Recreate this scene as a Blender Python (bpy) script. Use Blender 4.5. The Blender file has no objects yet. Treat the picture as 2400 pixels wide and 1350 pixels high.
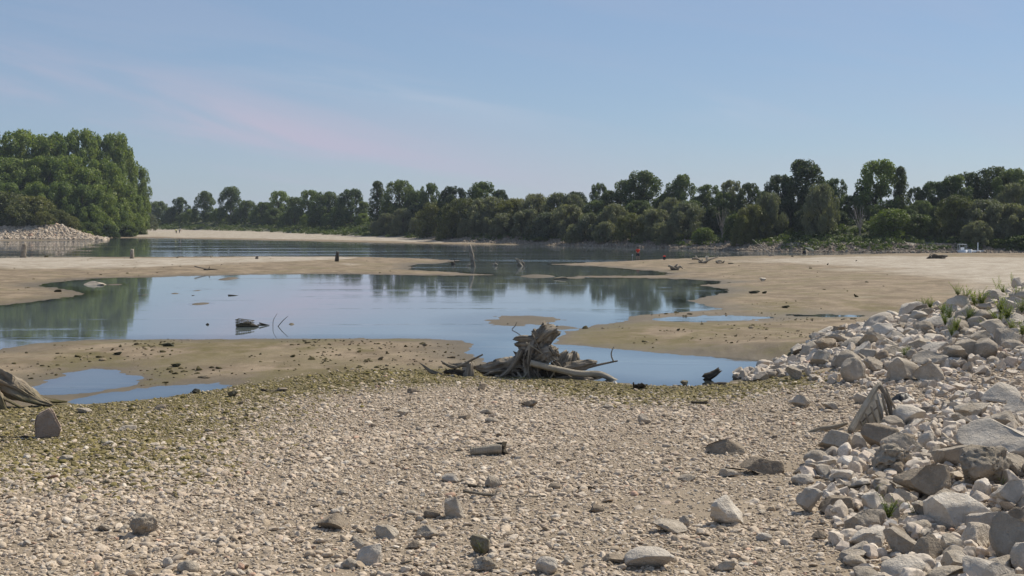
import bpy, bmesh, math, random
import numpy as np
from mathutils import Vector, noise as mnoise
R = math.radians
SC = bpy.context.scene
COL = SC.collection

# ------------------------------------------------------------------ camera, sky, sun, exposure
F = 3000.0            # focal length in photo pixels (2400 wide): 45 mm on a 36 mm sensor
CH = 5.0              # camera height above the water
HZ = 513.0            # photo row of the horizon
cam = bpy.data.cameras.new('camera'); cam.lens = 45; cam.sensor_width = 36
cam.shift_y = (HZ - 675) / 2400.0; cam.clip_start = 0.5; cam.clip_end = 9000
co = bpy.data.objects.new('camera', cam); COL.objects.link(co)
co.location = (0, 0, CH); co.rotation_euler = (R(90), 0, 0); SC.camera = co

SUN_AZ, SUN_EL = R(50), R(47)     # azimuth from +Y towards +X
world = bpy.data.worlds.new('World'); SC.world = world; world.use_nodes = True
wn, wl = world.node_tree.nodes, world.node_tree.links
wn.clear()
wo = wn.new('ShaderNodeOutputWorld'); bg = wn.new('ShaderNodeBackground'); bg.inputs['Strength'].default_value = 0.079
sky = wn.new('ShaderNodeTexSky'); sky.sky_type = 'NISHITA'; sky.sun_disc = False
sky.sun_elevation = SUN_EL; sky.sun_rotation = SUN_AZ
sky.altitude = 0; sky.air_density = 0.9; sky.dust_density = 0.3; sky.ozone_density = 5.0
tcw = wn.new('ShaderNodeTexCoord')
sep = wn.new('ShaderNodeSeparateXYZ'); wl.new(tcw.outputs['Generated'], sep.inputs[0])
def wmath(op, a, b=None, c=None):
    n = wn.new('ShaderNodeMath'); n.operation = op
    for i, v in enumerate((a, b, c)):
        if v is None: continue
        if isinstance(v, (int, float)): n.inputs[i].default_value = v
        else: wl.new(v, n.inputs[i])
    return n.outputs[0]
# thin pinkish cirrus low in the sky ahead, plus faint wisps elsewhere
ca = wmath('DIVIDE', sep.outputs['X'], wmath('MAXIMUM', wmath('ABSOLUTE', sep.outputs['Y']), 0.2))
ce = wmath('ADD', sep.outputs['Z'], wmath('MULTIPLY', ca, 0.17))
cmb = wn.new('ShaderNodeCombineXYZ')
wl.new(wmath('MULTIPLY', ca, 3.6), cmb.inputs[0]); wl.new(wmath('MULTIPLY', ce, 30.0), cmb.inputs[1]); wl.new(wmath('MULTIPLY', sep.outputs['Y'], 0.7), cmb.inputs[2])
cn = wn.new('ShaderNodeTexNoise'); cn.inputs['Scale'].default_value = 0.8; cn.inputs['Detail'].default_value = 9
cn.inputs['Roughness'].default_value = 0.55; cn.inputs['Distortion'].default_value = 0.5
wl.new(cmb.outputs[0], cn.inputs['Vector'])
def blob(a0, ra, e0, re):
    u = wmath('DIVIDE', wmath('SUBTRACT', ca, a0), ra); v = wmath('DIVIDE', wmath('SUBTRACT', ce, e0), re)
    return wmath('EXPONENT', wmath('MULTIPLY', wmath('ADD', wmath('MULTIPLY', u, u), wmath('MULTIPLY', v, v)), -1.0))
cov = wmath('ADD', wmath('ADD', wmath('MULTIPLY', blob(-0.20, 0.22, 0.030, 0.030), 1.0), 0.0), 0.16)
crr = wn.new('ShaderNodeMapRange'); crr.inputs[1].default_value = 0.40; crr.inputs[2].default_value = 0.64; crr.interpolation_type = 'SMOOTHSTEP'
wl.new(cn.outputs[0], crr.inputs[0])
class _C: pass
cr = _C(); cr.outputs = [wmath('MULTIPLY', wmath('MULTIPLY', wmath('ADD', wmath('MULTIPLY', crr.outputs[0], 0.8), 0.2), cov), 0.85)]
cmix = wn.new('ShaderNodeMix'); cmix.data_type = 'RGBA'
veil = wn.new('ShaderNodeMix'); veil.data_type = 'RGBA'; veil.inputs['Factor'].default_value = 0.45   # thin even high haze
wl.new(sky.outputs[0], veil.inputs['A']); veil.inputs['B'].default_value = (3.65, 4.95, 6.95, 1)
wl.new(cr.outputs[0], cmix.inputs['Factor']); wl.new(veil.outputs['Result'], cmix.inputs['A'])
cmix.inputs['B'].default_value = (5.7, 5.6, 7.0, 1)
wmix = wn.new('ShaderNodeMix'); wmix.data_type = 'RGBA'
wl.new(wmath('MULTIPLY', wmath('MULTIPLY', crr.outputs[0], wmath('ADD', blob(0.10, 0.085, 0.112, 0.011), wmath('MULTIPLY', blob(-0.10, 0.12, 0.085, 0.012), 0.5))), 0.55), wmix.inputs['Factor'])
wl.new(cmix.outputs['Result'], wmix.inputs['A']); wmix.inputs['B'].default_value = (7.0, 7.5, 8.5, 1)
wl.new(wmix.outputs['Result'], bg.inputs['Color']); wl.new(bg.outputs[0], wo.inputs[0])

sl = bpy.data.lights.new('sun', 'SUN'); sl.energy = 5.0; sl.angle = R(0.53); sl.color = (1.0, 0.92, 0.785)
so = bpy.data.objects.new('sun', sl); COL.objects.link(so)
sv = Vector((math.sin(SUN_AZ) * math.cos(SUN_EL), math.cos(SUN_AZ) * math.cos(SUN_EL), math.sin(SUN_EL)))
so.rotation_euler = sv.to_track_quat('Z', 'Y').to_euler(); so.location = (60, 30, 80)

SC.render.engine = 'CYCLES'
SC.view_settings.view_transform = 'Standard'; SC.view_settings.look = 'None'
SC.view_settings.exposure = 0.15; SC.view_settings.gamma = 1.0
SC.view_settings.use_curve_mapping = False
SC.cycles.use_denoising = True
SC.cycles.max_bounces = 6; SC.cycles.transparent_max_bounces = 12
SC.cycles.caustics_reflective = False; SC.cycles.caustics_refractive = False

rng = np.random.default_rng(7); random.seed(7)

# ------------------------------------------------------------------ node helpers
def mat(name):
    m = bpy.data.materials.new(name); m.use_nodes = True
    m.node_tree.nodes.clear()
    return m, m.node_tree.nodes, m.node_tree.links
class NT:
    def __init__(s, name):
        s.m, s.n, s.l = mat(name); s.out = s.n.new('ShaderNodeOutputMaterial')
    def new(s, t, **kw):
        n = s.n.new(t)
        for k, v in kw.items(): setattr(n, k, v)
        return n
    def put(s, sock, v):
        if v is None: return
        if hasattr(v, 'is_linked') or hasattr(v, 'links'): s.l.new(v, sock)
        else:
            if isinstance(v, (tuple, list)) and len(v) == 3 and sock.type == 'RGBA': v = (*v, 1)
            sock.default_value = v
    def math(s, op, a, b=None, clamp=False):
        n = s.new('ShaderNodeMath', operation=op, use_clamp=clamp); s.put(n.inputs[0], a); s.put(n.inputs[1], b); return n.outputs[0]
    def mix(s, f, a, b, blend='MIX'):
        n = s.new('ShaderNodeMix', data_type='RGBA', blend_type=blend)
        s.put(n.inputs['Factor'], f); s.put(n.inputs['A'], a); s.put(n.inputs['B'], b); return n.outputs['Result']
    def noise(s, vec, scale, detail=4, rough=0.55, dist=0.0):
        n = s.new('ShaderNodeTexNoise'); s.put(n.inputs['Vector'], vec); n.inputs['Scale'].default_value = scale
        n.inputs['Detail'].default_value = detail; n.inputs['Roughness'].default_value = rough; n.inputs['Distortion'].default_value = dist
        return n.outputs[0]
    def vor(s, vec, scale, feature='F1'):
        n = s.new('ShaderNodeTexVoronoi', feature=feature); s.put(n.inputs['Vector'], vec); n.inputs['Scale'].default_value = scale
        return n.outputs['Distance']
    def rng(s, v, a, b, c=0.0, d=1.0, smooth=False):
        n = s.new('ShaderNodeMapRange'); n.clamp = True
        if smooth: n.interpolation_type = 'SMOOTHSTEP'
        s.put(n.inputs[0], v)
        for i, q in enumerate((a, b, c, d)): n.inputs[i + 1].default_value = q
        return n.outputs[0]
    def vmul(s, v, vec):
        n = s.new('ShaderNodeVectorMath', operation='MULTIPLY'); s.put(n.inputs[0], v); n.inputs[1].default_value = vec; return n.outputs[0]
    def pos(s): return s.new('ShaderNodeNewGeometry').outputs['Position']
    def obj(s): return s.new('ShaderNodeTexCoord').outputs['Object']
    def rand(s): return s.new('ShaderNodeObjectInfo').outputs['Random']
    def attr(s, name, t='GEOMETRY'):
        return s.new('ShaderNodeAttribute', attribute_name=name, attribute_type=t)
    def bump(s, h, strength, dist, normal=None):
        n = s.new('ShaderNodeBump'); n.inputs['Strength'].default_value = strength; n.inputs['Distance'].default_value = dist
        s.put(n.inputs['Height'], h); s.put(n.inputs['Normal'], normal); return n.outputs[0]
    def bsdf(s, color, rough=0.9, spec=0.25, normal=None):
        b = s.new('ShaderNodeBsdfPrincipled'); s.put(b.inputs['Base Color'], color); s.put(b.inputs['Roughness'], rough)
        b.inputs['Specular IOR Level'].default_value = spec; s.put(b.inputs['Normal'], normal); return b.outputs[0]
    def done(s, shader): s.l.new(shader, s.out.inputs['Surface']); return s.m

# ------------------------------------------------------------------ materials
def stone_material(name, base, dark, light, pit=1.0, scale=1.0, algae=0.0):
    t = NT(name); o = t.obj(); p = t.pos(); r = t.rand()
    n1 = t.noise(o, 1.6 * scale, 5, 0.6); n2 = t.noise(p, 9, 6, 0.65); n3 = t.noise(p, 45, 3, 0.6)
    c = t.mix(t.rng(n1, 0.35, 0.68), dark, base)
    c = t.mix(t.rng(n2, 0.5, 0.72, 0, 0.55), c, light)
    c = t.mix(t.rng(n3, 0.56, 0.72, 0, 0.30), c, tuple(x * 0.5 for x in dark))
    c = t.mix(1.0, c, t.mix(r, (0.80, 0.78, 0.76), (1.12, 1.10, 1.07)), 'MULTIPLY')
    if algae:
        z = t.new('ShaderNodeSeparateXYZ'); t.l.new(t.new('ShaderNodeNewGeometry').outputs['Normal'], z.inputs[0])
        c = t.mix(t.math('MULTIPLY', t.rng(n1, 0.45, 0.6), algae), c, (0.10, 0.10, 0.028))
    h = t.math('ADD', t.math('MULTIPLY', n2, 1.0), t.math('MULTIPLY', n3, 0.35))
    v = t.vor(p, 11); h = t.math('ADD', h, t.math('MULTIPLY', t.rng(v, 0.0, 0.28), 0.35 * pit))
    return t.done(t.bsdf(c, 0.93, 0.2, t.bump(h, 1.0, 0.06)))
M = {}
M['rock'] = stone_material('limestone', (0.505, 0.452, 0.382), (0.36, 0.315, 0.255), (0.60, 0.55, 0.475))
M['rock_pale'] = stone_material('pale_limestone', (0.61, 0.565, 0.50), (0.47, 0.425, 0.365), (0.68, 0.64, 0.58), 0.6)
M['rock_dark'] = stone_material('brown_stone', (0.35, 0.295, 0.23), (0.23, 0.19, 0.145), (0.44, 0.375, 0.30), 0.8)
M['rock_mossy'] = stone_material('algae_stone', (0.26, 0.235, 0.19), (0.16, 0.14, 0.10), (0.36, 0.33, 0.27), 0.8, 1.0, 0.85)
M['rock_pitted'] = stone_material('pitted_limestone', (0.46, 0.405, 0.335), (0.27, 0.235, 0.185), (0.55, 0.50, 0.42), 3.0)

def wood_material(name, base, dark, light, axis=(1, 1, 1), algae=0):
    t = NT(name); o = t.obj(); p = t.pos()
    uv = t.attr('grain').outputs['Vector']
    n1 = t.noise(t.vmul(uv, (22, 1.6, 1)), 1.0, 6, 0.62, 0.25); n2 = t.noise(p, 2.4, 4); n3 = t.noise(t.vmul(uv, (60, 5, 1)), 1.0, 3)
    c = t.mix(t.rng(n1, 0.33, 0.62), dark, base)
    c = t.mix(t.rng(n2, 0.45, 0.75, 0, 0.65), c, light)
    c = t.mix(t.rng(n3, 0.58, 0.7, 0, 0.55), c, tuple(x * 0.4 for x in dark))
    if algae:
        zp = t.new('ShaderNodeSeparateXYZ'); t.l.new(p, zp.inputs[0])
        c = t.mix(t.math('MULTIPLY', t.rng(zp.outputs[2], 0.05, 0.65, 1, 0), t.rng(n2, 0.35, 0.6, 0.1, algae)), c, (0.11, 0.10, 0.025))
    h = t.math('ADD', n1, t.math('MULTIPLY', n3, 0.4))
    return t.done(t.bsdf(c, 0.85, 0.2, t.bump(h, 1.0, 0.045)))
M['wood'] = wood_material('weathered_wood', (0.33, 0.285, 0.225), (0.075, 0.058, 0.04), (0.48, 0.435, 0.37))
M['wood_pale'] = wood_material('bleached_wood', (0.46, 0.405, 0.32), (0.30, 0.25, 0.18), (0.56, 0.51, 0.43))
M['wood_dark'] = wood_material('dark_wood', (0.09, 0.075, 0.055), (0.035, 0.028, 0.02), (0.16, 0.14, 0.11))
M['wood_stump'] = wood_material('stump_wood', (0.32, 0.265, 0.20), (0.12, 0.095, 0.065), (0.44, 0.38, 0.30), algae=0.9)

def plain(name, c, rough=0.7, spec=0.3, var=0.25, scale=8):
    t = NT(name); n = t.noise(t.pos(), scale, 4)
    col = t.mix(t.rng(n, 0.3, 0.7, 0, 1), tuple(x * (1 - var) for x in c), tuple(min(1, x * (1 + var)) for x in c))
    return t.done(t.bsdf(col, rough, spec))
M['skin'] = plain('skin', (0.42, 0.25, 0.17), 0.6); M['red_cloth'] = plain('red_cloth', (0.78, 0.07, 0.035), 0.8, 0.1, 0.15)
M['navy_cloth'] = plain('dark_cloth', (0.02, 0.022, 0.035), 0.85, 0.1); M['white_cloth'] = plain('white_cloth', (0.75, 0.73, 0.72), 0.85, 0.1, 0.06)
M['lime_cloth'] = plain('yellow_cloth', (0.75, 0.80, 0.22), 0.85, 0.1, 0.1); M['hair'] = plain('dark_hair', (0.03, 0.02, 0.014), 0.6)
M['white_paint'] = plain('white_paint', (0.78, 0.79, 0.80), 0.4, 0.4, 0.06); M['metal'] = plain('grey_metal', (0.35, 0.35, 0.35), 0.4, 0.5, 0.1)
M['umbrella'] = plain('grey_green_cloth', (0.12, 0.13, 0.11), 0.85, 0.1); M['rod'] = plain('pale_rod', (0.45, 0.43, 0.40), 0.45, 0.4, 0.05)
M['plastic'] = plain('grey_plastic', (0.40, 0.365, 0.30), 0.6, 0.35, 0.18, 4); M['blue_plastic'] = plain('blue_plastic', (0.20, 0.28, 0.42), 0.35, 0.5, 0.4, 30)
M['black_plastic'] = plain('black_plastic', (0.02, 0.02, 0.02), 0.5, 0.4); M['mud'] = plain('wet_mud', (0.15, 0.12, 0.065), 0.75, 0.3, 0.35, 5)
M['weed'] = plain('dark_weed', (0.035, 0.035, 0.015), 0.8, 0.2, 0.5, 8); M['brick_red'] = plain('reddish_stone', (0.24, 0.13, 0.08), 0.8, 0.2, 0.3)
M['slab'] = stone_material('reddish_slab', (0.37, 0.295, 0.24), (0.27, 0.21, 0.165), (0.44, 0.36, 0.30), 0.5)
M['rust'] = plain('algae_wire', (0.10, 0.085, 0.05), 0.8, 0.2, 0.4)

def leaf_material(name, c0, c1, trans=0.32):
    t = NT(name); r = t.rand(); v = t.attr('leaf').outputs['Fac']
    n = t.noise(t.pos(), 0.35, 2)
    c = t.mix(v, c0, c1); c = t.mix(1.0, c, t.mix(r, (0.72, 0.78, 0.78), (1.22, 1.16, 1.05)), 'MULTIPLY')
    c = t.mix(1.0, c, t.mix(t.rng(n, 0.3, 0.7), (0.82, 0.85, 0.9), (1.15, 1.12, 1.0)), 'MULTIPLY')
    d = t.bsdf(c, 0.6, 0.25)
    tr = t.new('ShaderNodeBsdfTranslucent'); t.l.new(t.mix(1.0, c, (1.15, 1.25, 0.6), 'MULTIPLY'), tr.inputs['Color'])
    mx = t.new('ShaderNodeMixShader'); mx.inputs[0].default_value = trans; t.l.new(d, mx.inputs[1]); t.l.new(tr.outputs[0], mx.inputs[2])
    return t.done(mx.outputs[0])
M['leaf_poplar'] = leaf_material('poplar_leaves', (0.072, 0.108, 0.042), (0.17, 0.205, 0.09))
M['leaf_wood'] = leaf_material('grove_leaves', (0.095, 0.145, 0.036), (0.235, 0.28, 0.095))
M['leaf_willow'] = leaf_material('willow_leaves', (0.13, 0.142, 0.088), (0.225, 0.232, 0.16))
M['leaf_dark'] = leaf_material('dark_leaves', (0.040, 0.062, 0.028), (0.10, 0.125, 0.06))
M['leaf_bright'] = leaf_material('bright_leaves', (0.085, 0.125, 0.022), (0.165, 0.205, 0.045))
M['leaf_cover'] = leaf_material('bank_leaves', (0.050, 0.080, 0.020), (0.115, 0.145, 0.045))
M['leaf_brush'] = leaf_material('brush_leaves', (0.105, 0.115, 0.040), (0.18, 0.185, 0.075))
M['leaf_weed'] = leaf_material('weed_leaves', (0.11, 0.16, 0.025), (0.24, 0.27, 0.07), 0.45)
M['bark'] = plain('bark', (0.11, 0.09, 0.07), 0.9, 0.1, 0.4, 3); M['bark_pale'] = plain('dead_bark', (0.28, 0.25, 0.22), 0.9, 0.1, 0.3, 3)

# ------------------------------------------------------------------ object helpers
def tag(o, label=None, cat=None, group=None, kind=None):
    if label: o['label'] = label
    if cat: o['category'] = cat
    if group: o['group'] = group
    if kind: o['kind'] = kind
    return o
def link(name, me, parent=None, m=None):
    o = bpy.data.objects.new(name, me); COL.objects.link(o)
    if parent: o.parent = parent
    if m is not None:
        me.materials.clear(); me.materials.append(m)
    return o
def empty(name, loc, label=None, cat=None, group=None, rz=0.0, scale=None):
    o = bpy.data.objects.new(name, None); COL.objects.link(o); o.location = loc; o.rotation_euler = (0, 0, rz)
    o.empty_display_size = 0.2
    if scale: o.scale = scale
    return tag(o, label, cat, group)
def mesh_np(name, V, Fq, smooth=True, uv=None, attrs=None):
    V = np.asarray(V, np.float32); Fq = np.asarray(Fq, np.int32); k = Fq.shape[1]
    me = bpy.data.meshes.new(name); me.vertices.add(len(V)); me.vertices.foreach_set('co', V.ravel())
    me.loops.add(Fq.size); me.loops.foreach_set('vertex_index', Fq.ravel())
    me.polygons.add(len(Fq)); me.polygons.foreach_set('loop_start', np.arange(0, Fq.size, k, dtype=np.int32))
    try: me.polygons.foreach_set('loop_total', np.full(len(Fq), k, np.int32))
    except Exception: pass
    me.polygons.foreach_set('use_smooth', np.full(len(Fq), smooth, bool))
    for nm, (ty, data) in (attrs or {}).items():
        a = me.attributes.new(nm, ty, 'POINT')
        a.data.foreach_set({'FLOAT': 'value', 'FLOAT_VECTOR': 'vector', 'FLOAT_COLOR': 'color', 'INT': 'value'}[ty], np.asarray(data, np.float32 if ty != 'INT' else np.int32).ravel())
    me.update(calc_edges=True); return me
def vnoise(x, y, seed=0):
    x = np.asarray(x, float); y = np.asarray(y, float)
    xi = np.floor(x).astype(np.int64); yi = np.floor(y).astype(np.int64); fx = x - xi; fy = y - yi
    fx = fx * fx * (3 - 2 * fx); fy = fy * fy * (3 - 2 * fy)
    def h(i, j):
        n = (i * 374761393 + j * 668265263 + seed * 974711) & 0x7fffffff
        n = ((n ^ (n >> 13)) * 1274126177) & 0x7fffffff
        return ((n ^ (n >> 16)) & 0xffff) / 65535.0
    return (h(xi, yi) * (1 - fx) + h(xi + 1, yi) * fx) * (1 - fy) + (h(xi, yi + 1) * (1 - fx) + h(xi + 1, yi + 1) * fx) * fy
def fbm(x, y, seed=0, octs=4):
    s = 0; a = 0.5; t = 0
    for i in range(octs):
        s = s + a * vnoise(x * 2 ** i, y * 2 ** i, seed + i); t += a; a *= 0.55
    return s / t * 2 - 1
def sstep(a, b, x): q = np.clip((x - a) / (b - a), 0, 1); return q * q * (3 - 2 * q)

# ------------------------------------------------------------------ the shape of the land
def w0(px, py):               # photo pixel on the water plane -> world x, y
    Y = CH * F / (py - HZ); return ((px - 1200) / F * Y, Y)
far_shore = [(-600, 567), (0, 564.5), (228, 563.5), (262, 558), (330, 557.5), (480, 560.5), (700, 565), (900, 569.5), (1060, 573), (1250, 574), (1400, 578),
             (1600, 583), (1750, 589), (1900, 593), (2100, 594.5), (2400, 595), (3000, 596)]
MAIN = [(-500, 870), (0, 822), (60, 812), (100, 806), (200, 797.5), (400, 795), (600, 793.5), (800, 793), (1000, 793.5), (1075, 797), (1105, 808), (1118, 828), (1145, 846),
        (1180, 862), (1230, 874), (1300, 882), (1400, 890), (1480, 902), (1540, 905), (1620, 905), (1690, 900), (1740, 888), (1790, 868), (1840, 848), (1800, 842), (1700, 837.5),
        (1560, 830.5), (1450, 820), (1380, 812), (1310, 808), (1300, 800), (1310, 788), (1340, 772), (1400, 760), (1440, 754), (1490, 746), (1500, 738), (1570, 732), (1640, 729),
        (1700, 724), (1640, 712), (1600, 705), (1650, 695), (1700, 683), (1650, 668), (1690, 661), (1640, 656.5), (1560, 653), (1450, 651), (1340, 649), (1350, 646.8), (1450, 646),
        (1560, 644.5), (1572, 641), (1540, 636), (1480, 631), (1400, 625), (1300, 619), (1360, 615.5), (1480, 611), (1520, 609), (1600, 605.5), (1690, 601.5), (1760, 599.5),
        (2000, 598.5), (2400, 599.5), (3000, 602)] + far_shore[::-1] + [(-600, 610), (0, 604.5), (200, 603), (400, 602), (600, 601.3), (800, 601.5), (950, 604), (1040, 607.5),
        (1090, 611), (1040, 615), (990, 619), (960, 623), (955, 627), (985, 632), (1040, 637), (1100, 641), (1150, 644.5), (1100, 646.3), (1000, 646), (900, 644), (800, 642.5),
        (600, 644), (450, 647), (330, 650), (230, 652), (180, 656), (110, 664), (100, 670), (165, 677), (205, 684), (160, 694), (110, 703), (0, 716), (-500, 760)]
PUD = [[(62, 915), (75, 903), (110, 887), (165, 869), (215, 863), (285, 869), (340, 880), (346, 885), (310, 903), (250, 914), (150, 924), (85, 923)],
       [(158, 942), (220, 929), (330, 909), (440, 900), (520, 896), (546, 902), (505, 914), (400, 930), (300, 940), (200, 945)],
       [(1540, 748), (1590, 743), (1640, 744), (1700, 740), (1760, 742), (1812, 745), (1760, 749), (1690, 750), (1640, 754), (1560, 752)],
       [(1850, 738), (1950, 736), (2040, 740), (2060, 743), (1960, 743), (1870, 741)], [(2085, 737), (2150, 737), (2180, 742), (2110, 744)]]
POLY = [np.array([w0(*p) for p in MAIN])] + [np.array([w0(*p) for p in q]) for q in PUD]
TOE = np.array([(-420, 760), (-256, 640), (-187, 560), (-143, 504), (-84, 420), (-45, 340), (-19, 292), (-12, 264), (4, 249), (15, 234), (28.5, 217), (36, 200), (43.5, 190), (53, 186), (67, 184), (90, 183), (260, 180)], float)
FARLAND = np.vstack([TOE, [(4000, 180), (4000, 6000), (-6000, 6000), (-6000, 760)]])
LEFTLAND = np.array([(-700, 296), (-130, 301), (-96, 299.5), (-99, 312), (-106, 335), (-116, 372), (-122, 410), (-126, 440), (-150, 520), (-200, 600), (-700, 640)], float)
def sd_poly(P, x, y):
    d = np.full(x.shape, 1e18); ins = np.zeros(x.shape, bool)
    n = len(P)
    for i in range(n):
        ax, ay = P[i - 1]; bx, by = P[i]
        ex, ey = bx - ax, by - ay; L = ex * ex + ey * ey
        if L == 0: continue
        wx, wy = x - ax, y - ay
        t = np.clip((wx * ex + wy * ey) / L, 0, 1)
        d = np.minimum(d, (wx - t * ex) ** 2 + (wy - t * ey) ** 2)
        if ay != by:
            c = ((ay > y) != (by > y)) & (x < (bx - ax) * (y - ay) / (by - ay) + ax)
            ins ^= c
    return np.where(ins, -1, 1) * np.sqrt(d)
# low mounds that break the surface, and the shoal left of the right-hand flat: px, py, half width px, half depth m, top z
MOUNDS = [(470, 712, 24, 1.3, 0.055), (535, 653.5, 17, 2.2, 0.10), (463, 681, 22, 1.1, 0.03), (410, 688, 12, 1.0, 0.05), (1260, 647.5, 34, 2.4, 0.13), (270, 667, 30, 1.6, 0.05),
          (1345, 651, 30, 2.0, 0.06), (340, 691, 16, 0.9, 0.03), (683, 760, 8, 0.35, 0.07)]
def shoal(x, y):
    z = np.full(x.shape, -9.0)
    for px, py, hw, hd, top in MOUNDS:
        X, Y = w0(px, py); k = ((x - X) / (hw / F * Y)) ** 2 + ((y - Y) / hd) ** 2
        z = np.maximum(z, top - 0.09 * k)
    for px, py, hw, hd, top in [(1225, 752, 150, 5.0, 0.028), (1170, 776, 120, 1.6, -0.004), (1320, 770, 80, 3.4, 0.015), (800, 793, 900, 1.6, -0.02)]:
        X, Y = w0(px, py); k = ((x - X) / (hw / F * Y)) ** 2 + ((y - Y) / hd) ** 2
        z = np.maximum(z, top - 0.07 * k)
    return z
def height(x, y, full=False):
    x = np.asarray(x, float); y = np.asarray(y, float)
    nb = fbm(x / 6, y / 6, 3, 4); ns = fbm(x / 0.9, y / 0.9, 11, 3)
    s0 = sd_poly(POLY[0], x, y); s = s0.copy(); pud = np.zeros(x.shape, bool)
    for P in POLY[1:]:
        q = sd_poly(P, x, y) + ns * 0.25 * np.clip(y / 50, .4, 1.5); pud |= q < np.minimum(s, 0.3); s = np.minimum(s, q)
    wob = np.clip(y / 90, 0.25, 1.6); s = s + nb * 0.9 * wob + ns * 0.75 * wob + fbm(x / 0.3, y / 0.3, 19, 2) * 0.22 * wob
    zl = 0.92 * (1 - np.exp(-np.maximum(s, 0) / 34.0)) + 0.02 * ns * np.clip(s, 0, 1) + 0.05 * nb * sstep(1, 8, s)
    zw = -1.1 * (1 - np.exp(np.minimum(s, 0) / 14.0)); zw = np.where(pud, np.maximum(zw, -0.05), zw)
    z = np.where(s > 0, zl, zw)
    z = np.where(s < 0.3, np.maximum(z, shoal(x, y) + ns * 0.026 + nb * 0.020), z)
    # beach berm along the far edge of the right-hand flat
    z = z + np.where(s0 > 0, 0.38 * sstep(38, 58, x) * sstep(60, 130, y) * np.exp(-((s0 - 5) / 7.0) ** 2) * (y < 178), 0)
    # stony bank on the right
    near = 0.066 * np.maximum(0, x - 4) * (1 - sstep(46, 54, y)) * sstep(3.0, 9.0, x)
    crest = 45.5 - 0.05 * (x - 8)
    prof = np.where(y < crest, sstep(12.0, 0.0, crest - y), sstep(5.0, 0.0, y - crest))
    heap = 0.165 * np.maximum(0, x - 8.4 - 0.35 * np.maximum(0, y - 41)) * prof
    z = z + (near + heap) * sstep(-0.3, 2.2, s)
    # far bank and the left wood's bank
    sf = -sd_poly(FARLAND, x, y); sl_ = -sd_poly(LEFTLAND, x, y)
    far = 1.3 * sstep(-0.5, 6, sf) + 2.9 * sstep(6, 17, sf) + 0.35 * nb * sstep(3, 8, sf)
    lef = 3.9 * sstep(0, 15, sl_) + 2.6 * sstep(13, 32, sl_) * sstep(-104, -124, x) + 0.4 * nb * sstep(3, 8, sl_)
    z = np.where(sf > -0.5, np.maximum(z, 0.05) * sstep(20, 0, sf) + far, z)
    z = np.where(sl_ > 0, np.maximum(z, 0.1) * sstep(10, 0, sl_) + lef, z)
    if full: return z, s, s0, sf, sl_, nb, ns, heap, near
    return z

rowsY = np.concatenate([np.linspace(8, CH * F / (1500 - HZ), 14, endpoint=False), CH * F / (np.arange(1500, 660, -2.0) - HZ), CH * F / (np.arange(660, 560, -0.6) - HZ),
                        np.geomspace(322, 900, 70), np.geomspace(930, 5500, 16)])
ct = np.concatenate([np.linspace(-0.95, -0.47, 42, endpoint=False), np.arange(-0.47, 0.47, 0.0014), np.linspace(0.4705, 0.95, 42)])
GX = rowsY[:, None] * ct[None, :]; GY = np.repeat(rowsY[:, None], len(ct), 1)
GZ, GS, GS0, GSF, GSL, GNB, GNS, GHEAP, GNEAR = height(GX, GY, True)
# gravel starts where the photo's mud ends
gl = np.array([w0(*p) for p in [(-700, 985), (0, 962), (160, 948), (340, 940), (560, 905), (700, 888), (850, 880), (1000, 872), (1150, 866), (1300, 884), (1480, 905), (1650, 906), (1760, 896), (1900, 880), (2400, 870), (3200, 860)]])
tl = gl[:, 0] / gl[:, 1]
def gravel_line(t): return np.interp(t, tl, gl[:, 1])
m_grav = sstep(0.8, -1.2, GY - gravel_line(GX / GY) + GNB * 1.2)
m_grav = np.maximum(m_grav, sstep(0.1, 0.5, GHEAP))
def moss_mask(x, y, nb):
    ln = gravel_line(x / y); back = ln - y            # metres on the near side of the line
    band = sstep(-1.0, 0.3, back) * sstep(6.4, 1.5, back - nb * 2.5) * sstep(10.5, 8.0, x)
    left = sstep(-3.5, -8.5, x) * sstep(20.5, 25.5, y + nb * 2.5) * sstep(-0.5, 0.5, back) * 0.85
    return np.clip(np.maximum(band, left), 0, 1)
n2 = fbm(GX / 2.2, GY / 5.0, 31, 4)
m_moss = moss_mask(GX, GY, GNB)
# olive film on the mud by the pools
film = sstep(-0.15, 0.35, n2 + 0.15) * sstep(-0.3, 0.8, GS) * sstep(16, 5, GS) * sstep(100, 60, GY) * (1 - m_grav)
tongue = sstep(9, 4, np.abs(GY - 46 - 0.10 * (GX + 12))) * sstep(0.0, 0.25, n2 + 0.05) * (GX < 2) * sstep(0, 0.6, GS)
m_moss = np.clip(np.maximum(m_moss, np.maximum(film * 0.6, tongue * 0.6)), 0, 1)
dryn = fbm(GX / 14, GY / 26, 41, 4)
m_dry = sstep(9, 24, GS + dryn * 9) * (GY > 60)
m_dry = np.maximum(m_dry, sstep(-0.05, 0.2, dryn + 0.02) * sstep(3.5, 8, GS0) * sstep(120, 140, GY) * (GX < -14))
m_dry = np.maximum(m_dry, sstep(4, 12, GS) * (GY > 230))
m_dry = np.where(GY < 60, 0.30 * sstep(-0.1, 0.4, dryn), m_dry) 
m_wet = sstep(3.4, 0.0, GS + GNB * 1.0) * (1 - m_grav * 0.7)
m_stone = np.maximum(sstep(-0.3, 0.3, GSF) * sstep(7.5, 5.5, GSF + GNB) * (GX > -20), sstep(0, 0.4, GSL) * sstep(11.5, 8.5, GSL + GNB) * (GY < 330))
m_green = np.maximum(sstep(5.0, 7.0, GSF + GNB), sstep(8.5, 11, GSL + GNB)); m_green = np.maximum(m_green, sstep(0, 2, GSL) * (GY > 318))
m_green = np.maximum(m_green, sstep(-0.5, 2, GSF) * (GX < -20))
nr, nc = GX.shape
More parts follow.
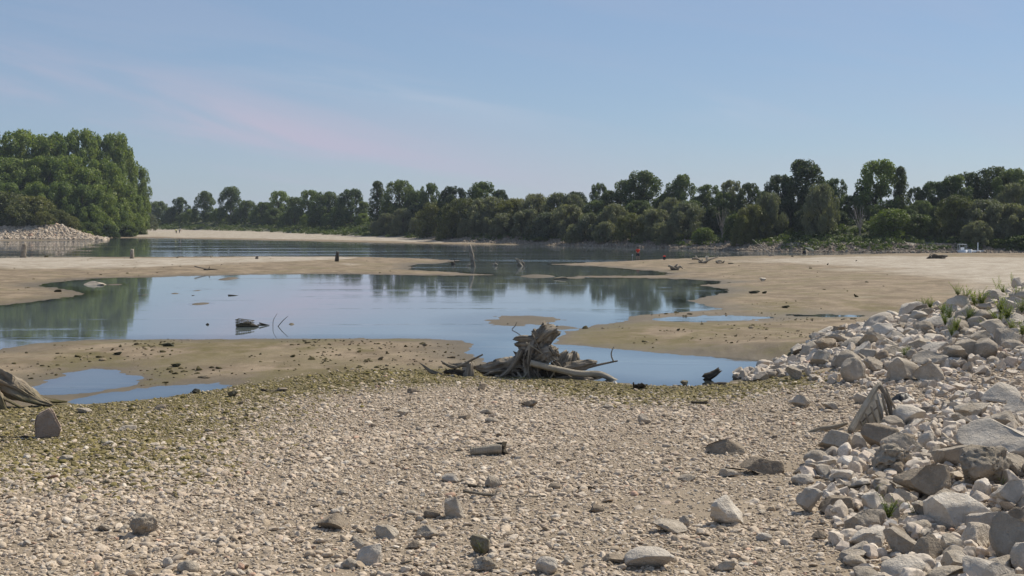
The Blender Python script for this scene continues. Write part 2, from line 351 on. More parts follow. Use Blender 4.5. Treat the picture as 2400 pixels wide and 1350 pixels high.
idx = np.arange(nr * nc).reshape(nr, nc)
quads = np.stack([idx[:-1, :-1], idx[:-1, 1:], idx[1:, 1:], idx[1:, :-1]], -1).reshape(-1, 4)
Vt = np.stack([GX, GY, GZ], -1).reshape(-1, 3)
A = lambda a, b, c, d: np.stack([a, b, c, d], -1).reshape(-1, 4)
terrain = mesh_np('riverbed', Vt, quads, True, attrs={'mask_a': ('FLOAT_COLOR', A(m_dry, m_moss, m_grav, m_wet)), 'mask_b': ('FLOAT_COLOR', A(m_stone, m_green, sstep(0, -0.5, GZ), 0 * GZ))})
def terrain_material():
    t = NT('riverbed_ground'); p = t.pos()
    a = t.attr('mask_a'); b = t.attr('mask_b')
    sa = t.new('ShaderNodeSeparateColor'); t.l.new(a.outputs['Color'], sa.inputs[0]); sb = t.new('ShaderNodeSeparateColor'); t.l.new(b.outputs['Color'], sb.inputs[0])
    dry, moss, grav, wet = sa.outputs[0], sa.outputs[1], sa.outputs[2], a.outputs['Alpha']
    stone, green, deep = sb.outputs[0], sb.outputs[1], sb.outputs[2]
    nL = t.noise(t.vmul(p, (0.16, 0.22, 1)), 1.0, 7, 0.62); nM = t.noise(p, 1.1, 6, 0.68); nS = t.noise(t.vmul(p, (0.55, 0.42, 1)), 1.0, 6, 0.72); nF = t.noise(p, 9, 5, 0.7); nG = t.noise(p, 38, 3, 0.7)
    def pert(m, n, k=0.9): return t.rng(t.math('ADD', m, t.math('MULTIPLY', t.math('SUBTRACT', n, 0.5), k)), 0.25, 0.75)
    c = t.mix(t.rng(nS, 0.40, 0.60), (0.168, 0.126, 0.080), (0.30, 0.233, 0.158))
    c = t.mix(t.rng(nL, 0.48, 0.64, 0, 0.7), c, (0.185, 0.155, 0.080))
    c = t.mix(pert(dry, nL, 1.1), c, t.mix(t.rng(nS, 0.40, 0.60), (0.325, 0.275, 0.21), (0.465, 0.41, 0.335)))
    c = t.mix(t.math('MULTIPLY', wet, 0.78), c, (0.098, 0.078, 0.046))
    c = t.mix(grav, c, t.mix(nM, (0.225, 0.178, 0.126), (0.38, 0.308, 0.228)))
    c = t.mix(pert(moss, nM, 1.5), c, t.mix(nF, (0.080, 0.067, 0.020), (0.185, 0.152, 0.062)))
    c = t.mix(stone, c, t.mix(nF, (0.20, 0.185, 0.16), (0.40, 0.37, 0.33)))
    c = t.mix(green, c, t.mix(nM, (0.035, 0.050, 0.016), (0.085, 0.10, 0.035)))
    c = t.mix(t.rng(nG, 0.38, 0.55, 0.35, 0), c, (0.09, 0.072, 0.05))
    c = t.mix(t.rng(nF, 0.35, 0.65, 0.22, 0), c, (0.09, 0.075, 0.05))
    c = t.mix(t.math('MULTIPLY', deep, 0.7), c, (0.055, 0.050, 0.030))
    h = t.math('ADD', t.math('MULTIPLY', nF, 0.6), t.math('MULTIPLY', nG, 0.25))
    rough = t.math('SUBTRACT', 0.95, t.math('MULTIPLY', wet, 0.35))
    return t.done(t.bsdf(c, rough, 0.25, t.bump(h, 0.8, 0.05)))
tag(link('riverbed', terrain, None, terrain_material()), kind='structure')
print('terrain', len(quads))

# water sheet: depth from the bed below it decides how clear it is
ri = np.arange(0, nr, 2); ci = np.arange(0, nc, 2)
if ri[-1] != nr - 1: ri = np.append(ri, nr - 1)
sel = (rowsY[ri] > 24) & (rowsY[ri] < 700)
ri = ri[sel]
WX = GX[np.ix_(ri, ci)]; WY = GY[np.ix_(ri, ci)]; WD = np.clip(-GZ[np.ix_(ri, ci)], 0, 2)
wi = np.arange(WX.size).reshape(WX.shape)
wq = np.stack([wi[:-1, :-1], wi[:-1, 1:], wi[1:, 1:], wi[1:, :-1]], -1).reshape(-1, 4)
river = sstep(595, 575, 0 * WX) * 0 + sstep(118, 150, WY)
water = mesh_np('river_water', np.stack([WX, WY, 0 * WX], -1).reshape(-1, 3), wq, True, attrs={'depth': ('FLOAT', WD.ravel()), 'flow': ('FLOAT', river.ravel())})
def water_material():
    t = NT('river_water'); p = t.pos(); dep = t.attr('depth').outputs['Fac']; flow = t.attr('flow').outputs['Fac']
    st = t.noise(t.vmul(p, (0.018, 0.16, 1)), 1.0, 4, 0.55, 0.4); st2 = t.noise(t.vmul(p, (0.06, 0.35, 1)), 1.0, 4, 0.6, 0.3)
    gust = t.math('ADD', t.math('MULTIPLY', t.rng(st, 0.50, 0.62), t.math('ADD', t.math('MULTIPLY', flow, 2.2), 0.08)), t.math('MULTIPLY', t.rng(st2, 0.58, 0.66), 0.35))
    w1 = t.noise(t.vmul(p, (1.1, 2.6, 1)), 1.0, 3, 0.55); w2 = t.noise(t.vmul(p, (4, 7, 1)), 1.0, 2)
    h = t.math('MULTIPLY', t.math('ADD', w1, t.math('MULTIPLY', w2, 0.25)), t.math('ADD', 0.08, gust))
    nrm = t.bump(h, 1.0, 0.012)
    fr = t.new('ShaderNodeFresnel'); fr.inputs['IOR'].default_value = 1.75; t.l.new(nrm, fr.inputs['Normal'])
    gl_ = t.new('ShaderNodeBsdfGlossy'); gl_.inputs['Roughness'].default_value = 0.03; gl_.inputs['Color'].default_value = (0.97, 0.98, 1, 1); t.l.new(nrm, gl_.inputs['Normal'])
    tr = t.new('ShaderNodeBsdfTransparent'); tr.inputs['Color'].default_value = (0.88, 0.88, 0.82, 1)
    df = t.new('ShaderNodeBsdfDiffuse'); df.inputs['Color'].default_value = (0.105, 0.128, 0.128, 1)
    body = t.new('ShaderNodeMixShader'); t.l.new(t.rng(dep, 0.0, 0.16, 0.05, 0.96), body.inputs[0]); t.l.new(tr.outputs[0], body.inputs[1]); t.l.new(df.outputs[0], body.inputs[2])
    mx = t.new('ShaderNodeMixShader'); t.l.new(fr.outputs[0], mx.inputs[0]); t.l.new(body.outputs[0], mx.inputs[1]); t.l.new(gl_.outputs[0], mx.inputs[2])
    return t.done(mx.outputs[0])
tag(link('river_water', water, None, water_material()), kind='structure')

# ------------------------------------------------------------------ where a photo pixel meets the ground
def ground(px, py, zmin=-0.02):
    t = (px - 1200) / F; j = int(np.clip(np.searchsorted(ct, t), 1, nc - 1)); f = (t - ct[j - 1]) / (ct[j] - ct[j - 1])
    z = np.maximum(GZ[:, j - 1] * (1 - f) + GZ[:, j] * f, zmin)
    sy = HZ + (CH - z) / rowsY * F
    k = np.where(sy <= py)[0]; k = int(k[0]) if len(k) else nr - 1
    if k == 0: k = 1
    d = sy[k - 1] - sy[k]; f2 = (sy[k - 1] - py) / d if d > 1e-6 else 1.0; f2 = min(max(f2, 0), 1)
    Y = rowsY[k - 1] + (rowsY[k] - rowsY[k - 1]) * f2; zz_ = z[k - 1] + (z[k] - z[k - 1]) * f2
    return Vector((t * Y, Y, zz_))
def Zg(x, y): return float(height(np.array([x]), np.array([y]))[0])

# ------------------------------------------------------------------ trees: a crown of leaf-sized faces in clumps, a trunk with limbs
def leaf_quads(C, N, S, asp, val, up=None):
    n = len(C); N = N / (np.linalg.norm(N, axis=1, keepdims=True) + 1e-9)
    ref = rng.normal(size=(n, 3)) if up is None else up + 0.35 * rng.normal(size=(n, 3))
    T = ref - (ref * N).sum(1, keepdims=True) * N; T /= np.linalg.norm(T, axis=1, keepdims=True) + 1e-9
    B = np.cross(N, T); S = S[:, None]
    a = T * S * asp; b = B * S
    V = np.stack([C - a, C + b * 0.55 - a * 0.1, C + a, C - b * 0.55 - a * 0.1], 1).reshape(-1, 3)
    Fq = np.arange(4 * n).reshape(-1, 4)
    return V, Fq, np.repeat(val, 4)
def tube_raw(pts, rad, seg=6):
    pts = [Vector(p) for p in pts]; V = []; Fq = []
    for i, p in enumerate(pts):
        d = (pts[min(i + 1, len(pts) - 1)] - pts[max(i - 1, 0)]).normalized()
        u = d.cross(Vector((0.3, 1, 0.2))).normalized(); w = d.cross(u)
        for k in range(seg):
            a = 2 * math.pi * k / seg; V.append(p + (u * math.cos(a) + w * math.sin(a)) * rad[i])
    for i in range(len(pts) - 1):
        for k in range(seg):
            Fq.append((i * seg + k, i * seg + (k + 1) % seg, (i + 1) * seg + (k + 1) % seg, (i + 1) * seg + k))
    return V, Fq
def tubes_mesh(name, tubes, m, seg=6):
    V = []; Fq = []
    for pts, rad in tubes:
        v, f = tube_raw(pts, rad, seg); o = len(V); V += [tuple(x) for x in v]; Fq += [tuple(i + o for i in q) for q in f]
    me = mesh_np(name, V, Fq, True); me.materials.append(m); return me
def make_crown(kind, seed):
    global rng
    rng = np.random.default_rng(seed); r_ = random.Random(seed)
    P = {  # z range, half width, lobes, lobe radius, leaves, leaf size, aspect
        'poplar': dict(z0=0.05, z1=1.0, w=0.38, k=78, lr=(0.045, 0.095), n=11500, s=0.0150, asp=1.2, pw=0.62),
        'grove': dict(z0=0.01, z1=1.0, w=0.27, k=86, lr=(0.035, 0.075), n=12000, s=0.0130, asp=1.2, pw=0.5),
        'willow': dict(z0=0.02, z1=1.0, w=0.55, k=70, lr=(0.07, 0.14), n=12000, s=0.0150, asp=2.0, pw=0.55),
        'dome': dict(z0=0.03, z1=1.0, w=0.42, k=62, lr=(0.055, 0.115), n=11000, s=0.0165, asp=1.2, pw=0.5),
        'column': dict(z0=0.04, z1=1.0, w=0.125, k=60, lr=(0.035, 0.06), n=6500, s=0.0105, asp=1.3, pw=0.5),
        'shrub': dict(z0=0.0, z1=1.0, w=0.62, k=44, lr=(0.12, 0.22), n=6500, s=0.026, asp=1.5, pw=0.5),
    }[kind]
    C = []; N = []; val = []; lobes = []
    for i in range(P['k']):
        q = i / P['k']; z = P['z0'] + (P['z1'] - P['z0']) * (0.05 + 0.95 * (q + r_.random() / P['k']))
        h = (z - P['z0']) / (P['z1'] - P['z0'])
        prof = math.sqrt(max(0.03, 1 - (abs(h - 0.48) / (0.545 if h > 0.48 else 0.80)) ** 2.2)) if kind in ('poplar', 'grove', 'column') else math.sqrt(max(0.02, 1 - (max(0, h - 0.30) / 0.72) ** 2))
        lr = r_.uniform(*P['lr']); wz = max(0.0, P['w'] * prof - lr * 0.6)
        rr = wz * ((0.78 + 0.26 * r_.random()) if r_.random() < 0.78 else r_.random() * 0.7); a = i * 2.39996 + r_.uniform(-0.9, 0.9)
        lobes.append((rr * math.cos(a), rr * math.sin(a), min(z, P['z1'] - lr * 0.75), lr))
    wts = np.array([l[3] ** 2 for l in lobes]); wts /= wts.sum()
    for (x, y, z, lr), w in zip(lobes, wts):
        n = int(P['n'] * w); d = rng.normal(size=(n, 3)); d /= np.linalg.norm(d, axis=1, keepdims=True)
        rad = lr * (0.55 + 0.5 * rng.random(n) ** 0.7)[:, None]
        c = np.array([x, y, z]) + d * rad * np.array([1, 1, 1.0 if kind in ('willow', 'shrub') else 1.12])
        if kind == 'willow': c[:, 2] -= np.abs(rng.normal(size=n)) * 0.035
        C.append(c); N.append(d * 0.8 + rng.normal(size=(n, 3)) * 0.85 + np.array([0, 0, 0.25])); val.append(np.clip(rng.random(n) * 0.7 + r_.random() * 0.3, 0, 1))
    C = np.vstack(C); N = np.vstack(N); val = np.concatenate(val)
    C[:, 2] = np.maximum(C[:, 2], 0.004)
    S = P['s'] * (0.6 + 0.9 * rng.random(len(C)))
    V, Fq, lv = leaf_quads(C, N, S, P['asp'], val, np.tile([0, 0, -1.0], (len(C), 1)) if kind == 'willow' else None)
    me = mesh_np('crown_' + kind, V, Fq, False, attrs={'leaf': ('FLOAT', lv)})
    # trunk and limbs
    th = {'poplar': 0.72, 'grove': 0.6, 'willow': 0.5, 'dome': 0.5, 'column': 0.9, 'shrub': 0.35}[kind]; tr = {'column': 0.012, 'shrub': 0.014}.get(kind, 0.019)
    bx, by = r_.uniform(-.03, .03), r_.uniform(-.03, .03)
    tubes = [([(0, 0, -0.03), (bx * .4, by * .4, th * .35), (bx, by, th * .7), (bx * 1.2, by * 1.1, th)], [tr * 1.25, tr, tr * .65, tr * .25])]
    for l in sorted(lobes, key=lambda q: -q[3])[:14]:
        zb = min(th * 0.9, max(0.06, l[2] * r_.uniform(0.35, 0.7))); f = zb / th
        b0 = (bx * f, by * f, zb); mid = ((b0[0] + l[0]) / 2 + r_.uniform(-.02, .02), (b0[1] + l[1]) / 2, (zb + l[2]) / 2 + r_.uniform(-.03, .02))
        tubes.append(([b0, mid, l[:3]], [tr * .55, tr * .35, tr * .12]))
    tm = tubes_mesh('trunk_' + kind, tubes, M['bark'], 5)
    return me, tm
PROTO = {k: [make_crown(k, 100 + 17 * i + len(k)) for i in range(n)] for k, n in (('poplar', 4), ('grove', 4), ('willow', 4), ('dome', 3), ('column', 1), ('shrub', 3))}
NATW = {'poplar': 0.76, 'grove': 0.54, 'willow': 1.1, 'dome': 0.84, 'column': 0.25, 'shrub': 1.24}
CROWN_CACHE = {}
def tree(name, kind, leafm, loc, hgt, wid, label, group, cat='tree', var=None):
    if var is None: var = random.randrange(len(PROTO[kind]))
    cm, tm = PROTO[kind][var % len(PROTO[kind])]
    key = (kind, var % len(PROTO[kind]), leafm)
    if key not in CROWN_CACHE:
        c2 = cm if not cm.materials else cm.copy(); c2.materials.clear(); c2.materials.append(M[leafm]); CROWN_CACHE[key] = c2
    sx = wid / NATW[kind]
    e = empty(name, loc, label, cat, group, random.random() * 6.28, (sx, sx, hgt))
    link('crown', CROWN_CACHE[key], e); link('trunk', tm, e)
    return e
def zone(px):
    for lim, z in ((520, 'near the left wood'), (640, 'behind the yellow-topped person\'s end of the sand'), (860, 'before the spire poplar'), (1000, 'beside the spire poplar'), (1180, 'across the water from the leaning post'), (1330, 'across from the crossed roots'),
                   (1480, 'near the red-shirted person'), (1660, 'around the big silver willow'), (1790, 'around the bare dead tree'), (1900, 'over the leafy slope'), (2020, 'beside the broadest poplar'), (2180, 'around the bright shrub'), (2300, 'above the moored boats')):
        if px < lim: return z
    return 'past the moored boats'
def tree_px(name, kind, leafm, px, top, wpx, Y, label, group, cat='tree', var=None, base=None):
    X = (px - 1200) / F * Y; z = Zg(X, Y) - 0.15 if base is None else base
    ztop = CH + (HZ - top) / F * Y
    if kind in ('poplar', 'dome', 'willow') and base is None:
        ar = (wpx / F * Y) / max(ztop - z, 0.5)
        if kind != 'willow': kind = 'poplar' if ar < 0.82 else 'dome' if ar < 1.0 else 'willow'
        if ar > 1.35: wpx *= 1.35 / ar
    return tree(name, kind, leafm, (X, Y, z), ztop - z, wpx / F * Y, label, group, cat, var)
def toeY(px, off):            # depth of the far bank's foot along this column, plus an offset
    t = (px - 1200) / F; best = None
    for i in range(len(TOE) - 1):
        (x0, y0), (x1, y1) = TOE[i], TOE[i + 1]
        d = (x1 - x0) - t * (y1 - y0)
        if abs(d) < 1e-9: continue
        u = (t * y0 - x0) / d
        if -0.001 <= u <= 1.001:
            Y = y0 + u * (y1 - y0)
            if best is None or Y < best: best = Y
    return (best or 190) + off
# far bank, the row on top behind: (px, top row, width px, kind, leaves, metres behind the bank's foot)
L_POP = 'tall dark poplar rising above the willows on the far bank'; G_POP = 'tall poplars along the far bank'
L_FAR = 'small hazy round-headed tree behind the far sandbank'; G_FAR = 'trees behind the far sandbank'
L_WIL = 'silvery grey-green willow leaning over the stony far bank'; G_WIL = 'willows along the far bank'
L_DOME = 'dark domed broadleaf tree in the row along the far bank'; G_DOME = 'domed trees along the far bank'
for px, top, w, off in [(372, 472, 62, 30), (422, 464, 52, 34), (480, 450, 66, 30), (541, 440, 66, 28), (578, 470, 54, 30), (618, 474, 72, 26), (655, 449, 56, 40), (692, 464, 60, 34),
                        (726, 447, 62, 44), (766, 450, 92, 32), (821, 445, 68, 30), (852, 474, 44, 32), (400, 486, 60, 26), (450, 490, 60, 24), (515, 488, 60, 22), (600, 492, 70, 22), (690, 484, 56, 18), (745, 488, 60, 20), (800, 482, 64, 20), (640, 488, 60, 24), (560, 490, 50, 22), (430, 500, 70, 18), (490, 498, 60, 18), (670, 498, 70, 16), (770, 500, 60, 14), (540, 502, 60, 16), (850, 500, 60, 14), (720, 502, 50, 14), (390, 500, 50, 20)]:
    tree_px('broadleaf_tree', random.choice(['dome', 'poplar', 'dome']) if top < 480 else 'dome', random.choice(['leaf_poplar', 'leaf_wood', 'leaf_poplar']), px, top, w * random.uniform(0.9, 1.15), toeY(px, max(off + 8, 36)), ('tall ' if top < 455 else 'low ' if top > 480 else '') + 'round-headed tree behind the far sandbank, ' + zone(px), G_FAR)
tree_px('willow_bush', 'willow', 'leaf_willow', 345, 500, 52, 455, 'round grey willow bush at the tip of the left wood', None, 'bush', base=0.9)
tree_px('columnar_poplar', 'column', 'leaf_dark', 885, 426, 40, toeY(885, 22), 'narrow spire-shaped dark poplar, slimmest tree of the far bank', None)
for px, top, w, off, lm in [(936, 425, 76, 22, 'leaf_poplar'), (975, 448, 52, 24, 'leaf_poplar'), (1470, 424, 64, 26, 'leaf_poplar'), (1506, 405, 94, 28, 'leaf_poplar'), (1596, 412, 80, 30, 'leaf_poplar'),
                            (1662, 434, 62, 28, 'leaf_poplar'), (1716, 424, 62, 26, 'leaf_willow'), (1826, 412, 64, 24, 'leaf_dark'), (1958, 420, 54, 22, 'leaf_poplar'),
                            (2192, 428, 74, 26, 'leaf_poplar'), (2236, 414, 84, 26, 'leaf_poplar'), (2268, 406, 62, 30, 'leaf_dark'), (2330, 394, 92, 28, 'leaf_dark'), (2372, 398, 84, 24, 'leaf_poplar'), (2425, 410, 96, 24, 'leaf_dark'), (2480, 400, 96, 24, 'leaf_dark'), (2550, 415, 110, 22, 'leaf_poplar')]:
    tree_px('poplar_tree', 'poplar', lm, px, top, w * 1.18, toeY(px, off), ('silvery' if lm == 'leaf_willow' else 'dark') + ' poplar rising above the far bank, ' + zone(px), G_POP)
tree_px('poplar_tree', 'poplar', 'leaf_dark', 1882, 379, 132, toeY(1882, 24), 'broadest tall dark poplar on the far bank, above the leafy slope', None, var=0)
tree_px('poplar_tree', 'poplar', 'leaf_wood', 2058, 379, 122, toeY(2058, 24), 'tall open-crowned poplar with sky gaps beside an ivy-clad snag', None, var=1)
tree_px('ivy_clad_snag', 'column', 'leaf_dark', 2112, 392, 36, toeY(2112, 22), 'dead trunk wrapped in dark ivy beside the open poplar', None)
for px, top, w, off in [(1006, 431, 64, 24), (1062, 439, 74, 26), (1132, 430, 96, 28), (1176, 446, 46, 28), (1404, 431, 48, 28), (1432, 449, 66, 24), (1756, 431, 62, 24), (1792, 449, 50, 24), (1990, 458, 76, 20), (2030, 436, 60, 24), (2146, 440, 44, 26), (1560, 455, 60, 28), (1640, 460, 60, 24), (1350, 452, 70, 24), (1700, 452, 60, 22), (2100, 470, 80, 22), (1940, 470, 70, 18), (2160, 470, 70, 20), (1850, 470, 80, 18), (1780, 480, 80, 20), (1900, 480, 90, 16), (1970, 495, 70, 15), (2050, 480, 80, 18), (2130, 490, 70, 16), (2200, 485, 80, 16), (2270, 480, 90, 18), (1500, 470, 90, 20), (1620, 470, 80, 20), (1680, 480, 70, 18), (1270, 470, 90, 22), (980, 480, 70, 18), (920, 478, 60, 18), (1400, 470, 80, 20), (2350, 470, 100, 18), (2420, 480, 100, 16)]:
    tree_px('domed_tree', 'dome', random.choice(['leaf_dark', 'leaf_poplar']), px, top, w, toeY(px, off), ('tall' if top < 440 else 'low' if top > 465 else 'mid-height') + ' domed tree on the far bank, ' + zone(px), G_DOME)
for px, top, w, off in [(1022, 474, 92, 17), (1085, 466, 104, 17), (1148, 462, 104, 17), (1206, 466, 96, 18), (1254, 455, 92, 18), (1312, 453, 92, 19), (1342, 456, 66, 20), (945, 489, 58, 12), (905, 500, 50, 12), (1285, 498, 76, 11), (1332, 480, 84, 14),
                        (1382, 500, 74, 10), (1440, 478, 76, 14), (1482, 500, 84, 10), (1532, 490, 84, 11), (1572, 464, 74, 17), (1802, 452, 80, 16), (1765, 480, 80, 12), (1926, 432, 84, 16), (1745, 505, 60, 9), (2242, 458, 104, 14), (2312, 468, 114, 12), (2372, 478, 120, 11), (2292, 518, 100, 8), (2440, 470, 120, 12), (2380, 430, 90, 18), (2520, 470, 130, 10),
                        (1240, 490, 80, 12), (1120, 495, 80, 12), (1060, 500, 70, 12), (1180, 500, 80, 11), (1420, 520, 60, 7), (1350, 525, 60, 7), (1560, 520, 70, 7)]:
    tree_px('willow_tree', 'willow', 'leaf_willow' if random.random() < 0.75 else 'leaf_brush', px, top, w * 1.1, toeY(px, max(3.5, off - 4)), ('tall' if top < 470 else 'low' if top > 495 else 'rounded') + ' grey-green willow on the far bank, ' + zone(px), G_WIL)
tree_px('willow_tree', 'willow', 'leaf_willow', 1612, 476, 104, toeY(1612, 10), 'big rounded silver willow right of the red-shirted person', None, var=1)
for px, top, w, off in [(1005, 519, 32, 7), (1040, 514, 37, 7), (1085, 514, 27, 7), (1114, 514, 27, 7), (1140, 511, 28, 7), (975, 512, 40, 8), (880, 520, 40, 9)]:
    tree_px('willow_bush', 'shrub', 'leaf_willow', px, top, w, toeY(px, off), 'small pale willow bush on the slope of the far bank', 'small willow bushes on the far slope', 'bush')
tree_px('bright_shrub', 'shrub', 'leaf_bright', 2092, 492, 108, toeY(2092, 10), 'large bright yellow-green shrub on the far slope', None, 'bush')
for px, top, w, off in [(2160, 505, 80, 10), (1720, 505, 60, 10)]:
    tree_px('bright_shrub', 'shrub', 'leaf_cover', px, top, w, toeY(px, off), 'mid-green leafy shrub halfway up the far slope', 'leafy shrubs on the far slope', 'bush')
for px, top, w, off in [(2395, 552, 90, 3), (2340, 560, 60, 3), (1650, 535, 60, 6), (1270, 555, 50, 4), (2480, 545, 100, 3)]:
    tree_px('low_shrub', 'shrub', 'leaf_bright', px, top, w, toeY(px, off), 'low sunlit green shrub at the foot of the far bank', 'low shrubs at the foot of the far bank', 'bush')
# dead bare trees
def bare_tree(px, top, base, wpx, off, label, seed):
    r_ = random.Random(seed); Y = toeY(px, off); X = (px - 1200) / F * Y; z = Zg(X, Y); h = CH + (HZ - top) / F * Y - z; w = wpx / F * Y / 2
    e = empty('dead_tree', (X, Y, z), label, 'tree'); tb = [([(0, 0, -.1), (0.1, 0, h * .3), (0, 0, h * .5)], [.11, .08, .05])]
    link('trunk', tubes_mesh('trunk', tb, M['bark_pale']), e)
    for i in range(16):
        a = r_.uniform(-1, 1); b = r_.uniform(-.5, .5); z0 = h * r_.uniform(.1, .45)
        link('branch', tubes_mesh('branch', [([(0, 0, z0), (a * w * .5, b * w, z0 + h * .25), (a * w, b * w * 1.5, h * r_.uniform(.6, 1.0))], [.05, .03, .012])], M['bark_pale'], 4), e)
bare_tree(1692, 482, 545, 56, 8, 'bare grey dead tree with upright twigs among the willows', 3)
bare_tree(2015, 478, 520, 40, 9, 'pale dead branches sticking out beside the bright shrub', 5)
# the wood on the left bank
L_GRV = 'tall leafy poplar packed in the wood above the left stone bank'; G_GRV = 'trees of the left wood'
for px, top, w, Y in [(-70, 312, 90, 352), (-10, 308, 84, 350), (45, 306, 80, 356), (92, 312, 80, 362), (140, 312, 84, 366), (195, 317, 80, 372), (240, 322, 74, 376), (272, 322, 66, 380), (296, 352, 60, 384), (316, 392, 56, 392), (330, 440, 52, 398), (318, 470, 60, 386),
                      (-60, 350, 90, 336), (-5, 365, 84, 334), (50, 366, 80, 335), (112, 370, 78, 338), (160, 356, 74, 344), (190, 392, 72, 342), (235, 372, 72, 350), (270, 400, 66, 356), (296, 440, 60, 366),
                      (20, 420, 70, 326), (-40, 410, 80, 324), (92, 420, 70, 328), (142, 425, 66, 331), (190, 440, 66, 334), (232, 430, 66, 338), (262, 468, 62, 346), (215, 480, 56, 332), (292, 492, 52, 356)]:
    tree_px('poplar_tree', 'dome' if top > 400 else 'poplar', 'leaf_wood', px + random.uniform(-10, 10), top + random.uniform(-6, 12) - (4 if Y > 348 else 0), w * random.uniform(1.25, 1.75) * (0.8 if px > 280 else 1), Y, ('tall poplar of the left wood, in its rear row' if Y > 348 else 'mid-height leafy tree inside the left wood' if top < 410 else 'low leafy tree at the front of the left wood'), G_GRV)
for px, top, w, Y in [(10, 452, 120, 318), (75, 462, 110, 317), (-50, 448, 120, 317), (130, 492, 70, 316), (45, 480, 90, 313), (165, 508, 44, 315), (100, 497, 60, 312)]:
    tree_px('brush_clump', 'shrub', 'leaf_brush', px, top, w, Y, 'olive feathery brush above the pale stones of the left bank', 'brush above the left stone bank', 'bush')
for px, top, w, Y in [(205, 522, 60, 322), (250, 526, 60, 330), (295, 528, 60, 345), (325, 532, 50, 365), (180, 520, 40, 318), (275, 520, 50, 350)]:
    tree_px('grassy_shrub', 'shrub', 'leaf_cover', px, top, w, Y, 'low green brush at the foot of the left wood', 'green brush at the foot of the left wood', 'bush')

# undergrowth that covers the banks
def cover(name, pts, sz, n_leaf, leaf, m, label, asp=1.5, seed=1):
    global rng
    rng = np.random.default_rng(seed); C = []; N = []
    k = len(pts); d = rng.normal(size=(k, n_leaf, 3)); d /= np.linalg.norm(d, axis=2, keepdims=True); d[..., 2] = np.abs(d[..., 2])
    C = pts[:, None, :] + d * (sz[:, None, None] * (0.5 + 0.5 * rng.random((k, n_leaf, 1)))); N = d + 0.6 * rng.normal(size=d.shape)
    C = C.reshape(-1, 3); N = N.reshape(-1, 3); val = np.repeat(rng.random(k), n_leaf) * 0.6 + rng.random(len(C)) * 0.4
    V, Fq, lv = leaf_quads(C, N, leaf * (0.6 + 0.8 * rng.random(len(C))), asp, val)
    o = link(name, mesh_np(name, V, Fq, False, attrs={'leaf': ('FLOAT', lv)}), None, m); return tag(o, label, 'undergrowth', kind='stuff')
rng = np.random.default_rng(5)
seg = np.linalg.norm(np.diff(TOE[2:-1], axis=0), axis=1); cum = np.concatenate([[0], np.cumsum(seg)]); nC = 4300
u = rng.random(nC) ** 0.8 * cum[-1]; q = TOE[2:-1]
bx_ = np.interp(u, cum, q[:, 0]); by_ = np.interp(u, cum, q[:, 1])
i_ = np.clip(np.searchsorted(cum, u) - 1, 0, len(seg) - 1); tx = (q[i_ + 1] - q[i_]) / seg[i_][:, None]
off = np.where(bx_ < -20, rng.uniform(-0.5, 36, nC), np.where(bx_ > 40, rng.uniform(1.0, 18, nC), rng.uniform(2.0, 18, nC))) + fbm(bx_ / 7, by_ / 7, 9) * 2
X_ = bx_ - tx[:, 1] * off; Y_ = by_ + tx[:, 0] * off
X_, Y_ = np.where(tx[:, 0][:] > 0, X_, X_), Y_
Z_ = height(X_, Y_)
sz_ = rng.uniform(0.35, 1.15, nC) * np.where(bx_ < -20, 1.25, 1.0)
cover('bank_undergrowth', np.stack([X_, Y_, Z_], -1), sz_, 34, 0.17, M['leaf_cover'], 'dense green creepers and low scrub covering the far bank slope')
nC = 900; X_ = rng.uniform(-150, -100, nC); Y_ = rng.uniform(303, 420, nC); ok = (-sd_poly(LEFTLAND, X_, Y_) > np.where(Y_ < 318, 10.5, 0.6)); X_, Y_ = X_[ok], Y_[ok]
cover('grass_cover', np.stack([X_, Y_, height(X_, Y_)], -1), rng.uniform(0.5, 1.3, len(X_)), 46, 0.22, M['leaf_bright'], 'long green grass along the foot of the left wood', 2.2, 6)

# ------------------------------------------------------------------ stones
def ico(sub):
    bm = bmesh.new(); bmesh.ops.create_icosphere(bm, subdivisions=sub, radius=1.0)
    V = np.array([v.co[:] for v in bm.verts]); Fq = np.array([[v.index for v in f.verts] for f in bm.faces]); bm.free(); return V, Fq
ICO = {k: ico(k) for k in (3, 4, 5)}
def rock_mesh(seed, sub=4, cuts=9, cut=(0.55, 0.85), lump=0.16, fine=0.05, pits=0):
    r_ = np.random.default_rng(seed); V, Fq = ICO[sub]; P = V.copy()
    for i in range(cuts):
        n = r_.normal(size=3); n[2] *= 0.8; n /= np.linalg.norm(n); d = r_.uniform(*cut)
        k = P @ n - d; P = P - np.outer(np.maximum(k, 0) * 0.985, n)
    off = r_.uniform(-50, 50, 3)
    for i in range(len(P)):
        q = Vector(P[i] * 1.3 + off); f = mnoise.fractal(q, 1.0, 2.1, 3) * lump + mnoise.fractal(q * 5.2, 0.9, 2.0, 2) * fine
        P[i] *= 1 + f
    for i in range(pits):
        c = r_.normal(size=3); c /= np.linalg.norm(c); c[1] = -abs(c[1]); rr = r_.uniform(0.14, 0.3)
        d = np.linalg.norm(V - c, axis=1); P *= (1 - 0.32 * np.exp(-(d / rr) ** 2))[:, None]
    P -= (P.max(0) + P.min(0)) / 2; P /= (P.max(0) - P.min(0))      # unit box
    P[:, 2] += 0.5
    me = mesh_np('stone', P, Fq, True); me.set_sharp_from_angle(angle=R(42)); return me
ANG = [rock_mesh(10 + i, 4, 13, (0.34, 0.70), 0.12, 0.055) for i in range(14)]
RND = [rock_mesh(60 + i, 4, 4, (0.7, 0.9), 0.12, 0.025) for i in range(6)]
BLK = [rock_mesh(90 + i, 4, 7, (0.30, 0.58), 0.09, 0.04) for i in range(6)]
